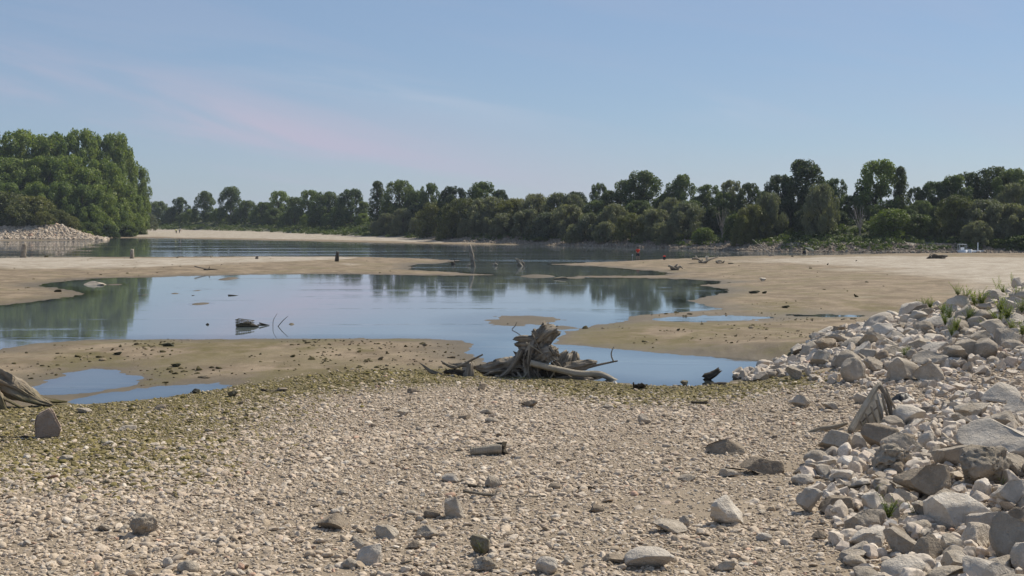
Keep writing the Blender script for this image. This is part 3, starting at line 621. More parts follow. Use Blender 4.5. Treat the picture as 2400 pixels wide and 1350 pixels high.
PIT = [rock_mesh(120 + i, 5, 8, (0.5, 0.8), 0.20, 0.07, 9) for i in range(2)]
RCACHE = {}
def stone(name, src, m, loc, size, label, cat, group=None, rz=None, tilt=0.25):
    key = (src.name, m)
    if key not in RCACHE:
        c = src.copy(); c.materials.clear(); c.materials.append(M[m]); RCACHE[key] = c
    o = link(name, RCACHE[key]); o.location = loc; o.scale = size
    o.rotation_euler = (random.uniform(-tilt, tilt), random.uniform(-tilt, tilt), random.uniform(0, 6.28) if rz is None else rz)
    return tag(o, label, cat, group)
def stone_px(name, src, m, px, py, w, h, label, cat, group=None, depth=0.8, rz=None, sink=0.12, tilt=0.18):
    g = ground(px, py); s = g.y / F; W = w * s; H = h * s * 1.04
    D = W * depth; g.y += D * 0.35; g.x = (px - 1200) / F * g.y
    z = min(g.z, Zg(g.x, g.y)) 
    return stone(name, src, m, (g.x, g.y, z - H * sink), (W, D, H * (1 + sink)), label, cat, group, random.choice([0, math.pi]) + random.uniform(-.35, .35) if rz is None else rz, tilt)
placed = []          # x, y, radius of what is already laid
def note(o): placed.append((o.location.x, o.location.y, max(o.scale.x, o.scale.y) / 2)); return o
B = 'boulder'
# hand-set boulders of the stony bank: px, bottom row, width, height, shape, material, label
hand = [(2000, 897, 62, 56, RND[0], 'rock', 'rounded egg-shaped boulder standing upright at the front of the heap'), (1863, 890, 36, 32, ANG[0], 'rock', None), (1922, 862, 54, 40, ANG[1], 'rock', None),
        (1936, 828, 54, 36, ANG[2], 'rock_dark', 'dark angular boulder on the heap shoulder above the pond'), (2038, 846, 42, 28, BLK[0], 'rock', None), (2050, 818, 74, 44, ANG[3], 'rock', None), (2047, 876, 48, 38, ANG[4], 'rock', None),
        (2184, 862, 88, 38, BLK[1], 'rock', None), (2178, 894, 64, 44, ANG[5], 'rock', None), (2118, 894, 84, 50, ANG[6], 'rock', None), (2262, 842, 78, 42, ANG[7], 'rock', None), (2164, 752, 48, 30, ANG[8], 'rock', None),
        (2242, 736, 64, 42, ANG[9], 'rock_pale', None), (2298, 762, 54, 34, BLK[2], 'rock', None), (2330, 800, 68, 48, ANG[10], 'rock', None), (2167, 784, 48, 30, RND[1], 'rock', None), (2372, 824, 48, 26, RND[2], 'rock', None),
        (2386, 682, 36, 32, ANG[11], 'rock_pale', 'pale upright boulder at the very top of the heap'), (2340, 712, 70, 30, BLK[3], 'rock_pale', None), (2132, 850, 34, 30, RND[3], 'rock', None), (1875, 956, 46, 27, ANG[12], 'rock', None), (1946, 960, 40, 18, BLK[4], 'rock', None),
        (2065, 1058, 90, 60, BLK[0], 'rock_dark', 'dark flat-faced block in front of the ribbed hull fragment'), (1955, 1062, 80, 52, ANG[1], 'rock', None), (1914, 1090, 58, 32, RND[4], 'rock', None), (2342, 1080, 200, 78, BLK[1], 'rock_pale', 'largest pale smooth slab in the near boulders'),
        (2126, 1000, 82, 46, BLK[2], 'rock_pale', 'pale flat-topped boulder against the ribbed hull fragment'), (2336, 958, 104, 56, BLK[3], 'rock_pale', 'wide pale boulder with a sloping top beside the gravel lane'), (2280, 985, 78, 40, ANG[2], 'rock', None), (2345, 1012, 84, 48, ANG[3], 'rock', None),
        (2158, 1172, 128, 84, ANG[13], 'rock_dark', 'dark rough boulder propping up the pitted boulder'), (2302, 1142, 148, 88, PIT[0], 'rock_pitted', 'big pale boulder with round pits, resting on darker boulders'), (2236, 1092, 110, 52, ANG[4], 'rock', None), (2088, 1112, 94, 66, PIT[1], 'rock_pitted', None),
        (2240, 1236, 160, 76, ANG[6], 'rock_pale', 'broad pale block with a notched left shoulder behind the leafy weed'), (2027, 1252, 104, 52, ANG[8], 'rock', None), (1901, 1204, 64, 56, ANG[10], 'rock_pale', None), (1962, 1206, 84, 38, BLK[5], 'rock_dark', 'brown brick-shaped stone at the edge of the gravel'),
        (2050, 1204, 64, 48, ANG[11], 'rock_pale', None), (2117, 1190, 60, 40, ANG[12], 'rock', None), (2102, 1304, 78, 58, ANG[0], 'rock', None), (2172, 1318, 66, 62, ANG[5], 'rock_dark', None), (2234, 1308, 64, 50, ANG[9], 'rock', None),
        (2240, 1342, 66, 46, BLK[4], 'rock', None), (2297, 1288, 88, 54, ANG[7], 'rock', None), (2385, 1322, 100, 110, BLK[1], 'rock', 'tall grey boulder with a smooth face, largest at the bottom corner'), (2365, 1194, 80, 66, ANG[13], 'rock_pale', None), (2378, 1246, 76, 52, ANG[1], 'rock_dark', None),
        (2222, 1368, 96, 30, BLK[2], 'rock', None), (2003, 1330, 54, 24, RND[5], 'rock', None), (2018, 1306, 58, 32, ANG[3], 'rock', None), (1916, 1268, 40, 22, BLK[3], 'rock_dark', None), (2160, 1220, 60, 40, ANG[2], 'rock', None), (2380, 1120, 70, 50, ANG[4], 'rock', None)]
TONE = {'rock': 'grey-beige', 'rock_pale': 'pale', 'rock_dark': 'brown', 'rock_mossy': 'algae-tinged', 'rock_pitted': 'pitted'}
def shape_word(src): return 'rounded' if src in RND else 'slab-sided' if src in BLK else 'angular'
def blabel(src, m, w, x, y):
    size = 'large' if w > (1.0 if y > 33 else .62) else 'small' if w < (.55 if y > 33 else .36) else 'medium'
    where = 'at the heap foot by the pond' if y > 33 and x < 10.2 else 'high on the heap among the weeds' if y > 33 and x > 14 else 'on the front of the boulder heap' if y > 33 else 'beside the hull fragment' if y > 24.5 else 'around the pitted boulder' if y > 19.5 else 'below the broad pale block'
    return '%s %s %s boulder %s' % (size, TONE[m], shape_word(src), where)
def slabel(src, m, w, x, y):
    size = 'large' if w > .22 else 'small' if w < .11 else 'medium'
    where = 'in the algae band' if y > gravel_line(x / y) - 4 else 'on the left gravel near the upright slab' if x < -5.5 and y > 22 else 'on the left gravel near the round pitted stone' if x < -3.5 else 'near the ringed log' if y > 22 and x < 2.5 else 'near the humped brown stone' if y > 20.5 else 'near the flat pale slab' if x > 0.6 else 'near the pale peaked stone'
    return '%s %s %s stone %s' % (size, TONE[m], shape_word(src), where)
L_B = 'grey-beige angular boulder in the heap of riprap on the stony bank'; G_B = 'boulders of the stony bank'
for px, py, w, h, src, m, lab in hand:
    o = note(stone_px(B, src, m, px, py, w, h, lab or L_B, 'boulder', None if lab else G_B, depth=0.85))
    if not lab: o['label'] = blabel(src, m, o.scale.x, o.location.x, o.location.y)
# the rest of the riprap, packed by dart throwing over the heap and the near slope
def rip_mask(x, y):
    px = 1200 + F * x / y
    far = (y > 35.5) & (y < 49.5) & (x > 6.9 + 0.5 * np.maximum(0, y - 40.5) + 0.16 * np.abs(y - 41)) & ~((y < 38.5) & (x < 9.5 + (38.5 - y) * 1.2))
    xb = np.interp(y, [12, 16, 20, 23.5, 26, 29, 31], [3.2, 4.3, 4.9, 5.3, 7.0, 9.3, 11.5])
    near_ = (y < 31) & (x > xb)
    return far, near_, px
rr = random.Random(21); cnt = 0; tries = 0
TOTAL = 292 - len(hand)
cell = {}
def clear(x, y, r, k=0.78):
    for a, b, c in placed:
        if abs(a - x) < 2.5 and (a - x) ** 2 + (b - y) ** 2 < ((c + r) * k) ** 2: return False
    return True
while cnt < TOTAL and tries < 60000:
    tries += 1
    if rr.random() < 0.62: y = rr.uniform(36, 49); x = rr.uniform(7.0, 0.415 * y)
    else: y = rr.uniform(15.0, 31); x = rr.uniform(3.2, 0.425 * y)
    f_, n_, px = rip_mask(np.array(x), np.array(y))
    if not (f_ or n_): continue
    edge = (y > 35 and x < 10) 
    frac = cnt / TOTAL
    r = (rr.uniform(0.34, 0.52) if frac < 0.28 else rr.uniform(0.24, 0.36) if frac < 0.68 else rr.uniform(0.16, 0.25)) * (0.62 if edge else 1) * (0.70 if y < 31 else 1.0)
    if not clear(x, y, r, 0.62): continue
    src = rr.choice(ANG * 2 + BLK * 2 + RND); m = rr.choices(['rock', 'rock_pale', 'rock_dark', 'rock_mossy'], [6, 4.5, 0.8, 0.2 if y < 42 else 0])[0]
    H = r * rr.uniform(0.9, 1.5)
    z = Zg(x, y); W = 2 * r * rr.uniform(0.9, 1.25)
    note(stone(B, src, m, (x, y, z - H * 0.22), (W, 2 * r * rr.uniform(0.8, 1.05), H), blabel(src, m, W, x, y), 'boulder', G_B, None, 0.45)); cnt += 1
print('boulders', cnt + len(hand), tries)

# single stones lying on the gravel
ST = 'stone'
L_S = 'weathered beige stone lying loose among the small pebbles of the gravel'; G_S = 'loose stones on the gravel'
hand2 = [(335, 1258, 66, 50, PIT[0], 'rock', 'round pitted grey stone alone on the left gravel'), (775, 1243, 76, 34, ANG[3], 'rock_dark', 'long brown stone lying on the gravel near a rounded pebble'), (1063, 1214, 52, 46, ANG[1], 'rock', 'blocky stone with a dark left face near the long flat stick'), (865, 1324, 68, 44, ANG[6], 'rock_pale', 'pale peaked stone beside the thin stick'),
         (820, 1332, 42, 20, RND[1], 'rock', None), (905, 1264, 58, 28, ANG[8], 'rock', None), (1000, 1262, 56, 24, BLK[1], 'rock', None), (840, 1290, 34, 22, ANG[10], 'rock', None), (968, 1288, 34, 18, BLK[3], 'rock_dark', None), (1125, 1300, 46, 44, BLK[0], 'rock_mossy', 'squat grey stone with green algae and a sprig of weed'),
         (1137, 1338, 62, 30, PIT[1], 'rock_pitted', 'pale honeycombed stone beside the algae-covered stone'), (1280, 1345, 54, 36, RND[2], 'rock_pale', 'smooth pale stone at the lower edge of the gravel'), (1522, 1334, 122, 40, BLK[2], 'rock_pale', 'large flat pale slab lying on the gravel'), (1440, 1320, 66, 16, BLK[4], 'rock_dark', None), (1570, 1252, 84, 28, ANG[4], 'rock', 'long low stone in front of the burnt patch'),
         (1606, 1236, 26, 26, RND[3], 'rock', None), (1706, 1232, 92, 66, ANG[11], 'rock_pale', 'big pale fluted stone with a dark left face on the gravel'), (1784, 1112, 106, 34, BLK[5], 'rock_dark', 'long dark stone with a notched top'), (1702, 1066, 92, 32, ANG[5], 'rock_dark', 'long brown humped stone like a sack'), (1880, 1136, 54, 22, RND[4], 'rock_pale', None), (1712, 1118, 54, 18, BLK[3], 'rock', None),
         (1156, 1144, 40, 26, ANG[9], 'rock', None), (1055, 1132, 42, 20, ANG[12], 'rock_pale', None), (970, 922, 34, 12, BLK[3], 'wood_dark', None), (1242, 955, 48, 16, ANG[0], 'rock_dark', None), (945, 976, 30, 16, ANG[2], 'rock', None), (1090, 984, 32, 11, BLK[0], 'rock_dark', None), (1140, 972, 32, 14, BLK[1], 'rock', None), (1152, 992, 34, 12, RND[0], 'rock', None),
         (1510, 994, 30, 22, ANG[13], 'rock', None), (1425, 958, 28, 10, RND[1], 'rock', None), (1300, 1150, 30, 16, RND[2], 'rock_dark', None), (440, 1346, 54, 28, RND[3], 'rock', None), (392, 1330, 28, 22, RND[4], 'rock_pale', None), (195, 968, 40, 11, BLK[2], 'rock', None), (300, 1008, 44, 10, BLK[5], 'rock', None), (245, 1245, 40, 16, ANG[3], 'rock', None),
         (155, 1080, 36, 12, RND[5], 'rock', None), (375, 962, 30, 14, ANG[6], 'rock_dark', None), (660, 918, 30, 9, BLK[4], 'rock_dark', None), (1095, 878, 28, 24, BLK[1], 'rock', None), (1130, 915, 22, 16, ANG[7], 'rock_dark', None), (1610, 1128, 44, 14, RND[0], 'rock', None), (1400, 1202, 34, 16, ANG[9], 'rock_dark', None), (965, 1208, 30, 10, RND[1], 'rock', None),
         (1012, 1214, 40, 18, RND[2], 'rock_dark', None), (1685, 1028, 20, 8, ANG[4], 'rock', None), (750, 1290, 20, 10, RND[3], 'rock', None), (545, 930, 26, 14, ANG[0], 'rock_mossy', None), (458, 922, 22, 11, ANG[1], 'rock_mossy', None), (1605, 904, 20, 13, ANG[2], 'rock_mossy', None), (1700, 1340, 50, 24, ANG[8], 'rock', None), (1790, 1268, 40, 16, RND[5], 'rock_pale', None)]
for px, py, w, h, src, m, lab in hand2:
    if m == 'wood_dark': m = 'rock_dark'
    o = note(stone_px(ST, src, m, px, py, w, h, lab or L_S, 'stone', None if lab else G_S, depth=0.75, sink=0.18, tilt=0.1))
    if not lab: o['label'] = slabel(src, m, o.scale.x, o.location.x, o.location.y)
cnt = 0; tries = 0
while cnt < 296 - len(hand2) and tries < 20000:
    tries += 1
    py = 915 + 455 * rr.random() ** 0.75; px = rr.uniform(-20, 2000 if py < 1000 else 1900)
    g = ground(px, py)
    if g.y > gravel_line(g.x / g.y) - 1.0: continue
    f_, n_, _ = rip_mask(np.array(g.x), np.array(g.y))
    if n_: continue
    w = (13 + 17 * rr.random() ** 2.5) * (0.55 + 0.45 * (py - 900) / 450)
    r = w * g.y / F / 2
    if not clear(g.x, g.y, r, 1.0): continue
    mm = rr.choices(['rock', 'rock_pale', 'rock_dark', 'rock_mossy'], [5, 3, 1.5, 3 if px < 500 and py < 1150 else 0])[0]
    W = 2 * r; H = W * rr.uniform(0.28, 0.62)
    src = rr.choice(RND * 3 + ANG + BLK)
    note(stone(ST, src, mm, (g.x, g.y, g.z - H * 0.22), (W * 1.1, W * rr.uniform(0.6, 1.0), H * 1.2), slabel(src, mm, W * 1.1, g.x, g.y), 'stone', G_S, None, 0.22)); cnt += 1
print('stones', cnt + len(hand2))

# ------------------------------------------------------------------ gravel, rubble and bank stones: too many to count, instanced on points
def pebble_material(name='pebble_stone'):
    t = NT(name); a = t.attr('tint', 'INSTANCER').outputs['Color']; p = t.pos()
    n = t.noise(p, 26, 4, 0.65); c = t.mix(1.0, a, t.mix(t.rng(n, 0.3, 0.7), (0.72, 0.72, 0.70), (1.2, 1.2, 1.2)), 'MULTIPLY')
    return t.done(t.bsdf(c, 0.92, 0.2, t.bump(n, 0.7, 0.015)))
M['pebble'] = pebble_material()
def scatter_group(kinds=7, sub=3, amp=0.55):
    g = bpy.data.node_groups.new('scattered_stones', 'GeometryNodeTree')
    g.interface.new_socket('Geometry', in_out='INPUT', socket_type='NodeSocketGeometry'); g.interface.new_socket('Geometry', in_out='OUTPUT', socket_type='NodeSocketGeometry')
    N, Lk = g.nodes, g.links; gi = N.new('NodeGroupInput'); go = N.new('NodeGroupOutput')
    join = N.new('GeometryNodeGeometryToInstance')
    for k in range(kinds):
        ic = N.new('GeometryNodeMeshIcoSphere'); ang = k % 2 == 1; ic.inputs['Subdivisions'].default_value = 2 if ang else sub; ic.inputs['Radius'].default_value = 1.0
        po = N.new('GeometryNodeInputPosition'); ns = N.new('ShaderNodeTexNoise'); ns.noise_dimensions = '4D'; ns.inputs['W'].default_value = k * 7.31 + 1.7
        ns.inputs['Scale'].default_value = 0.75; ns.inputs['Detail'].default_value = 2.0; Lk.new(po.outputs[0], ns.inputs['Vector'])
        sb = N.new('ShaderNodeVectorMath'); sb.operation = 'SUBTRACT'; Lk.new(ns.outputs['Color'], sb.inputs[0]); sb.inputs[1].default_value = (0.5, 0.5, 0.5)
        sc_ = N.new('ShaderNodeVectorMath'); sc_.operation = 'SCALE'; Lk.new(sb.outputs[0], sc_.inputs[0]); sc_.inputs['Scale'].default_value = amp * (3.0 if ang else 2.2)
        sp = N.new('GeometryNodeSetPosition'); Lk.new(ic.outputs['Mesh'], sp.inputs['Geometry']); Lk.new(sc_.outputs[0], sp.inputs['Offset'])
        sm = N.new('GeometryNodeSetShadeSmooth'); Lk.new(sp.outputs[0], sm.inputs['Geometry']); sm.inputs['Shade Smooth'].default_value = not ang
        st = N.new('GeometryNodeSetMaterial'); Lk.new(sm.outputs[0], st.inputs['Geometry']); st.inputs['Material'].default_value = M['pebble']
        Lk.new(st.outputs[0], join.inputs['Geometry'])
    ip = N.new('GeometryNodeInstanceOnPoints'); Lk.new(gi.outputs[0], ip.inputs['Points']); Lk.new(join.outputs[0], ip.inputs['Instance'])
    ip.inputs['Pick Instance'].default_value = True
    def named(nm, ty):
        a = N.new('GeometryNodeInputNamedAttribute'); a.data_type = ty; a.inputs['Name'].default_value = nm; return a.outputs['Attribute']
    Lk.new(named('which', 'INT'), ip.inputs['Instance Index'])
    e2r = N.new('FunctionNodeEulerToRotation'); Lk.new(named('turn', 'FLOAT_VECTOR'), e2r.inputs[0]); Lk.new(e2r.outputs[0], ip.inputs['Rotation'])
    Lk.new(named('size', 'FLOAT_VECTOR'), ip.inputs['Scale'])
    Lk.new(ip.outputs[0], go.inputs[0]); return g
SG = scatter_group(); SG2 = scatter_group(6, 2, 0.85)
def scatter(name, x, y, z, size, turn, tint, label, cat, grp=None):
    n = len(x); me = bpy.data.meshes.new(name); me.vertices.add(n); me.vertices.foreach_set('co', np.stack([x, y, z], -1).astype(np.float32).ravel())
    for nm, ty, d in (('size', 'FLOAT_VECTOR', size), ('turn', 'FLOAT_VECTOR', turn), ('tint', 'FLOAT_COLOR', np.concatenate([tint, np.ones((n, 1))], 1)), ('which', 'INT', rng.integers(0, 7, n))):
        a = me.attributes.new(nm, ty, 'POINT'); a.data.foreach_set({'FLOAT_VECTOR': 'vector', 'FLOAT_COLOR': 'color', 'INT': 'value'}[ty], np.asarray(d, np.int32 if ty == 'INT' else np.float32).ravel())
    o = link(name, me); md = o.modifiers.new('scatter', 'NODES'); md.node_group = grp or SG
    me.materials.append(M['pebble'])
    return tag(o, label, cat, kind='stuff')
def tints(n, moss):
    base = np.array([(0.52, 0.43, 0.335), (0.46, 0.375, 0.285), (0.56, 0.475, 0.38), (0.38, 0.305, 0.225), (0.50, 0.40, 0.31), (0.62, 0.55, 0.46), (0.27, 0.22, 0.165), (0.47, 0.315, 0.23)])
    k = rng.choice(8, n, p=[.28, .25, .15, .14, .07, .025, .075, .01]); c = base[k] * rng.uniform(0.86, 1.12, (n, 1))
    g = np.array([0.160, 0.132, 0.032]) * rng.uniform(0.7, 1.35, (n, 1)); f = (rng.random(n) < moss * 0.92)[:, None] * rng.uniform(0.55, 0.95, (n, 1))
    return c * (1 - f) + g * f
rng = np.random.default_rng(77)
n = 580000
y = np.sqrt(rng.uniform(14.2 ** 2, 44 ** 2, n)); x = y * rng.uniform(-0.56, 0.58, n)
nb = fbm(x / 6, y / 6, 3, 4); patch = fbm(x / 1.4, y / 1.4, 51, 3)
edge = gravel_line(x / y) - y
dens = sstep(-0.6, 1.2, edge + nb * 0.8) * (0.55 + 0.45 * sstep(-0.4, 0.15, patch)) * np.clip(1.15 - (y - 16) / 60, 0.5, 1)
bare = sstep(1.6, 0.4, np.hypot((x - 2.6) / 2.1, (y - 20.6) / 1.1)) + sstep(1.3, 0.5, np.hypot((x - 5.0) / 1.4, (y - 23.5) / 1.6))   # trodden, sandier patches
dens *= 1 - 0.6 * np.clip(bare, 0, 1)
far_heap = (x > 8.0) & (y > 38)
keep = (rng.random(n) < dens) & ~far_heap
x, y, edge, nb = x[keep], y[keep], edge[keep], nb[keep]; n = len(x); z = height(x, y)
ok = z > -0.01; x, y, z, edge, nb = x[ok], y[ok], z[ok], edge[ok], nb[ok]; n = len(x)
ln = np.exp(rng.normal(math.log(0.0215), 0.52, n)) * np.where(rng.random(n) < 0.06, 1.8, 1.0) * (0.82 + 0.4 * sstep(-0.3, 0.5, fbm(x / 2.3, y / 2.3, 91, 3))); ln = np.clip(ln, 0.009, 0.10)
size = np.stack([ln, ln * rng.uniform(0.45, 0.95, n), ln * rng.uniform(0.18, 0.55, n)], -1)
turn = np.stack([rng.normal(0, .30, n), rng.normal(0, .30, n), rng.uniform(0, 6.28, n)], -1)
scatter('gravel', x, y, z + size[:, 2] * 0.35, size, turn, tints(n, moss_mask(x, y, nb)), 'bed of beige and grey river pebbles, olive with algae towards the pools', 'gravel')
print('pebbles', n)
# mud clods and small stones strewn over the mud flats
n = 6500; py = np.where(rng.random(n) < .80, rng.uniform(735, 930, n), rng.uniform(604, 735, n)); Y = CH * F / (py - HZ); x = (rng.uniform(-100, 2100, n) - 1200) / F * Y; y = Y
zc, sc_, s0_, _, _, nb, ns, hp, _ = height(x, y, True)
pr = fbm(x / 3.5, y / 3.5, 71, 3); ok = (zc > 0.012) & (sc_ > 0.15) & (hp < 0.05) & (edge_ := (y > gravel_line(x / y) - 0.5)) & (rng.random(n) < sstep(-0.25, 0.45, pr))
x, y, zc = x[ok], y[ok], zc[ok]; n = len(x); ln = np.clip(np.exp(rng.normal(math.log(0.042), 0.5, n)), 0.015, 0.16) * np.where(y > 72, 1.9, 1.0); x_far = (y > 72) & (rng.random(n) < 0.55); ln = np.where(x_far, ln * 0.4, ln)
tn = np.where((rng.random(n) < 0.72)[:, None], np.array([[0.075, 0.062, 0.026]]), np.array([[0.20, 0.16, 0.11]])) * rng.uniform(0.5, 1.3, (n, 1))
scatter('mud_clods', x, y, zc + ln * 0.1, np.stack([ln, ln * 0.8, ln * 0.45], -1), np.stack([rng.normal(0, .3, n), rng.normal(0, .3, n), rng.uniform(0, 6.28, n)], -1), tn, 'small dark algae-covered clods strewn over the mud flats', 'clods', SG2)
# smaller broken rock that fills the heap between the boulders, in the boulders' own shapes
def rock_scatter_group():
    g = bpy.data.node_groups.new('scattered_rocks', 'GeometryNodeTree')
    g.interface.new_socket('Geometry', in_out='INPUT', socket_type='NodeSocketGeometry'); g.interface.new_socket('Geometry', in_out='OUTPUT', socket_type='NodeSocketGeometry')
    N, Lk = g.nodes, g.links; gi = N.new('NodeGroupInput'); go = N.new('NodeGroupOutput'); join = N.new('GeometryNodeGeometryToInstance')
    seen = []
    for o in [q for q in COL.objects if q.name.startswith('boulder')]:
        k = o.data.name.split('.')[0] + str(len(o.data.vertices)) + str(round(o.data.vertices[5].co.x, 4))
        if k in seen or len(o.data.vertices) > 700: continue
        seen.append(k); oi = N.new('GeometryNodeObjectInfo'); oi.transform_space = 'ORIGINAL'; oi.inputs['Object'].default_value = o
        st = N.new('GeometryNodeSetMaterial'); Lk.new(oi.outputs['Geometry'], st.inputs['Geometry']); st.inputs['Material'].default_value = M['pebble']; Lk.new(st.outputs[0], join.inputs['Geometry'])
        if len(seen) == 14: break
    ip = N.new('GeometryNodeInstanceOnPoints'); Lk.new(gi.outputs[0], ip.inputs['Points']); Lk.new(join.outputs[0], ip.inputs['Instance']); ip.inputs['Pick Instance'].default_value = True
    def named(nm, ty):
        a = N.new('GeometryNodeInputNamedAttribute'); a.data_type = ty; a.inputs['Name'].default_value = nm; return a.outputs['Attribute']
    ix = N.new('FunctionNodeRandomValue'); ix.data_type = 'INT'; ix.inputs['Min'].default_value = 0; ix.inputs['Max'].default_value = 13; Lk.new(ix.outputs[2], ip.inputs['Instance Index'])
    e2r = N.new('FunctionNodeEulerToRotation'); Lk.new(named('turn', 'FLOAT_VECTOR'), e2r.inputs[0]); Lk.new(e2r.outputs[0], ip.inputs['Rotation']); Lk.new(named('size', 'FLOAT_VECTOR'), ip.inputs['Scale'])
    Lk.new(ip.outputs[0], go.inputs[0]); return g
RG = rock_scatter_group()
n = 34000; yy = np.where(rng.random(n) < 0.52, rng.uniform(35, 50, n), rng.uniform(14.5, 35, n)); xx = rng.uniform(3.5, 27, n)
f_, n_, _ = rip_mask(xx, yy); lane = (yy > 29) & (yy < 38) & (xx > 8.5) & (rng.random(n) < 0.3); ok = (f_ | n_ | lane) & (xx < 0.64 * yy); x, y = xx[ok], yy[ok]; n = len(x); z = height(x, y)
ln = np.clip(np.exp(rng.normal(math.log(0.19), 0.5, n)), 0.07, 0.48) * np.where(y < 35, 0.85, 1.0)
scatter('broken_rock', x, y, z - ln * 0.12, np.stack([ln, ln * rng.uniform(.6, .95, n), ln * rng.uniform(.5, .85, n)], -1), np.stack([rng.normal(0, .4, n), rng.normal(0, .4, n), rng.uniform(0, 6.28, n)], -1), (tints(n, np.zeros(n)) * 1.08 + 0.03) * np.array([0.97, 1.01, 1.07]), 'small pale broken rock filling the gaps between the bank boulders', 'rubble', RG)
print('rubble', n)
# stone facing of the far bank and of the left bank
n = 26000; q = TOE[6:-1]; seg = np.linalg.norm(np.diff(q, axis=0), axis=1); cum = np.concatenate([[0], np.cumsum(seg)]); u = rng.random(n) * min(cum[-1], 190)
i_ = np.clip(np.searchsorted(cum, u) - 1, 0, len(seg) - 1); tx = (q[i_ + 1] - q[i_]) / seg[i_][:, None]; o_ = rng.uniform(-0.8, 4.2, n)
x = np.interp(u, cum, q[:, 0]) - tx[:, 1] * o_; y = np.interp(u, cum, q[:, 1]) + tx[:, 0] * o_; z = height(x, y)
ln = np.clip(np.exp(rng.normal(math.log(0.17), 0.35, n)), 0.07, 0.45)
scatter('bank_stones', x, y, z, np.stack([ln, ln * .8, ln * .7], -1), rng.uniform(0, 6.28, (n, 3)), tints(n, np.zeros(n)) * 0.55, 'pale stone facing along the waterline of the far bank', 'stones', SG2)
n = 16000; x = rng.uniform(-150, -94, n); y = rng.uniform(297, 318, n); sl_ = -sd_poly(LEFTLAND, x, y); ok = (sl_ > -0.6) & (sl_ < 11.5 + 1.5 * fbm(x / 4, y / 4, 5)); x, y = x[ok], y[ok]; n = len(x); z = height(x, y)
ln = np.clip(np.exp(rng.normal(math.log(0.30), 0.32, n)), 0.12, 0.7)
scatter('bank_stones', x, y, z, np.stack([ln, ln * .8, ln * .75], -1), rng.uniform(0, 6.28, (n, 3)), np.clip(tints(n, np.zeros(n)) * 0.9, 0, .7), 'bank of pale broken stones below the left wood', 'stones', SG2)

# ------------------------------------------------------------------ driftwood, posts and other things on the flats
def spline(pts, rad, n):
    pts = np.array(pts, float); rad = np.array(rad, float)
    if len(pts) == 2: pts = np.array([pts[0], pts[0] * .5 + pts[1] * .5, pts[1]]); rad = np.array([rad[0], rad.mean() if len(rad) == 2 else rad[0], rad[-1]])
    d = np.concatenate([[0], np.cumsum(np.linalg.norm(np.diff(pts, axis=0), axis=1))]); t = np.linspace(0, d[-1], n)
    k = len(pts); out = np.zeros((n, 3)); m = np.gradient(pts, d, axis=0)
    for i, q in enumerate(t):
        j = min(max(np.searchsorted(d, q) - 1, 0), k - 2); h = d[j + 1] - d[j]; u = (q - d[j]) / h
        out[i] = (2 * u ** 3 - 3 * u ** 2 + 1) * pts[j] + (u ** 3 - 2 * u ** 2 + u) * h * m[j] + (-2 * u ** 3 + 3 * u ** 2) * pts[j + 1] + (u ** 3 - u ** 2) * h * m[j + 1]
    return out, np.interp(t, d, rad), t
def gnarl(name, pts, rad, seg=14, n=None, flute=0.22, twist=0.6, seed=0, flat=1.0, jag=0.0, m=None, parent=None):
    r_ = np.random.default_rng(seed + 1000); L = sum(math.dist(pts[i], pts[i + 1]) for i in range(len(pts) - 1))
    n = n or max(6, min(40, int(L / max(0.02, min(rad) * 1.2 + 0.03)) + 4)); P, Rr, t = spline(pts, rad, n)
    seg = int(seg * 1.7) if seg >= 16 else seg; NF = 8 if seg > 24 else 5; ph = r_.uniform(0, 6.28, NF); fr = [2, 3, 5, 7, 9, 13, 17, 11][:NF]; am = np.array([.5, .45, .38, .34, .3, .3, .26, .28][:NF]) * flute * r_.uniform(.6, 1.35, NF)
    V = []; G = []; u = None
    for i in range(n):
        d = P[min(i + 1, n - 1)] - P[max(i - 1, 0)]; d = d / (np.linalg.norm(d) + 1e-9)
        if u is None: u = np.cross(d, [0.21, 0.93, 0.31])
        u = u - d * (u @ d); u /= np.linalg.norm(u); w = np.cross(d, u)
        for k in range(seg):
            a = 6.2832 * k / seg; aa = a + twist * t[i]
            f = 1 + sum(am[q] * math.sin(fr[q] * aa + ph[q] + 1.3 * math.sin(t[i] * 2.2 + q)) for q in range(NF)) + r_.normal() * 0.05 * min(1, flute * 4)
            rr_ = Rr[i] * max(0.25, f); e = (d * (r_.uniform(-1, 1) * jag * Rr[i])) if i in (0, n - 1) else 0
            V.append(P[i] + u * math.cos(a) * rr_ + w * math.sin(a) * rr_ * flat + e); G.append((aa / 6.2832, t[i], 0))
    Fq = [(i * seg + k, i * seg + (k + 1) % seg, (i + 1) * seg + (k + 1) % seg, (i + 1) * seg + k) for i in range(n - 1) for k in range(seg)]
    for e, base in ((0, 0), (n - 1, (n - 1) * seg)):
        V.append(P[e]); G.append((0.5, t[e], 0)); c = len(V) - 1
        Fq += [(base + k, base + (k + 1) % seg, c, c) if e else (base + (k + 1) % seg, base + k, c, c) for k in range(seg)]
    me = bpy.data.meshes.new(name); me.from_pydata([tuple(v) for v in V], [], [q if q[2] != q[3] else q[:3] for q in Fq])
    me.polygons.foreach_set('use_smooth', np.full(len(me.polygons), True)); a = me.attributes.new('grain', 'FLOAT_VECTOR', 'POINT'); a.data.foreach_set('vector', np.array(G, np.float32).ravel())
    me.update(); return link(name, me, parent, m)
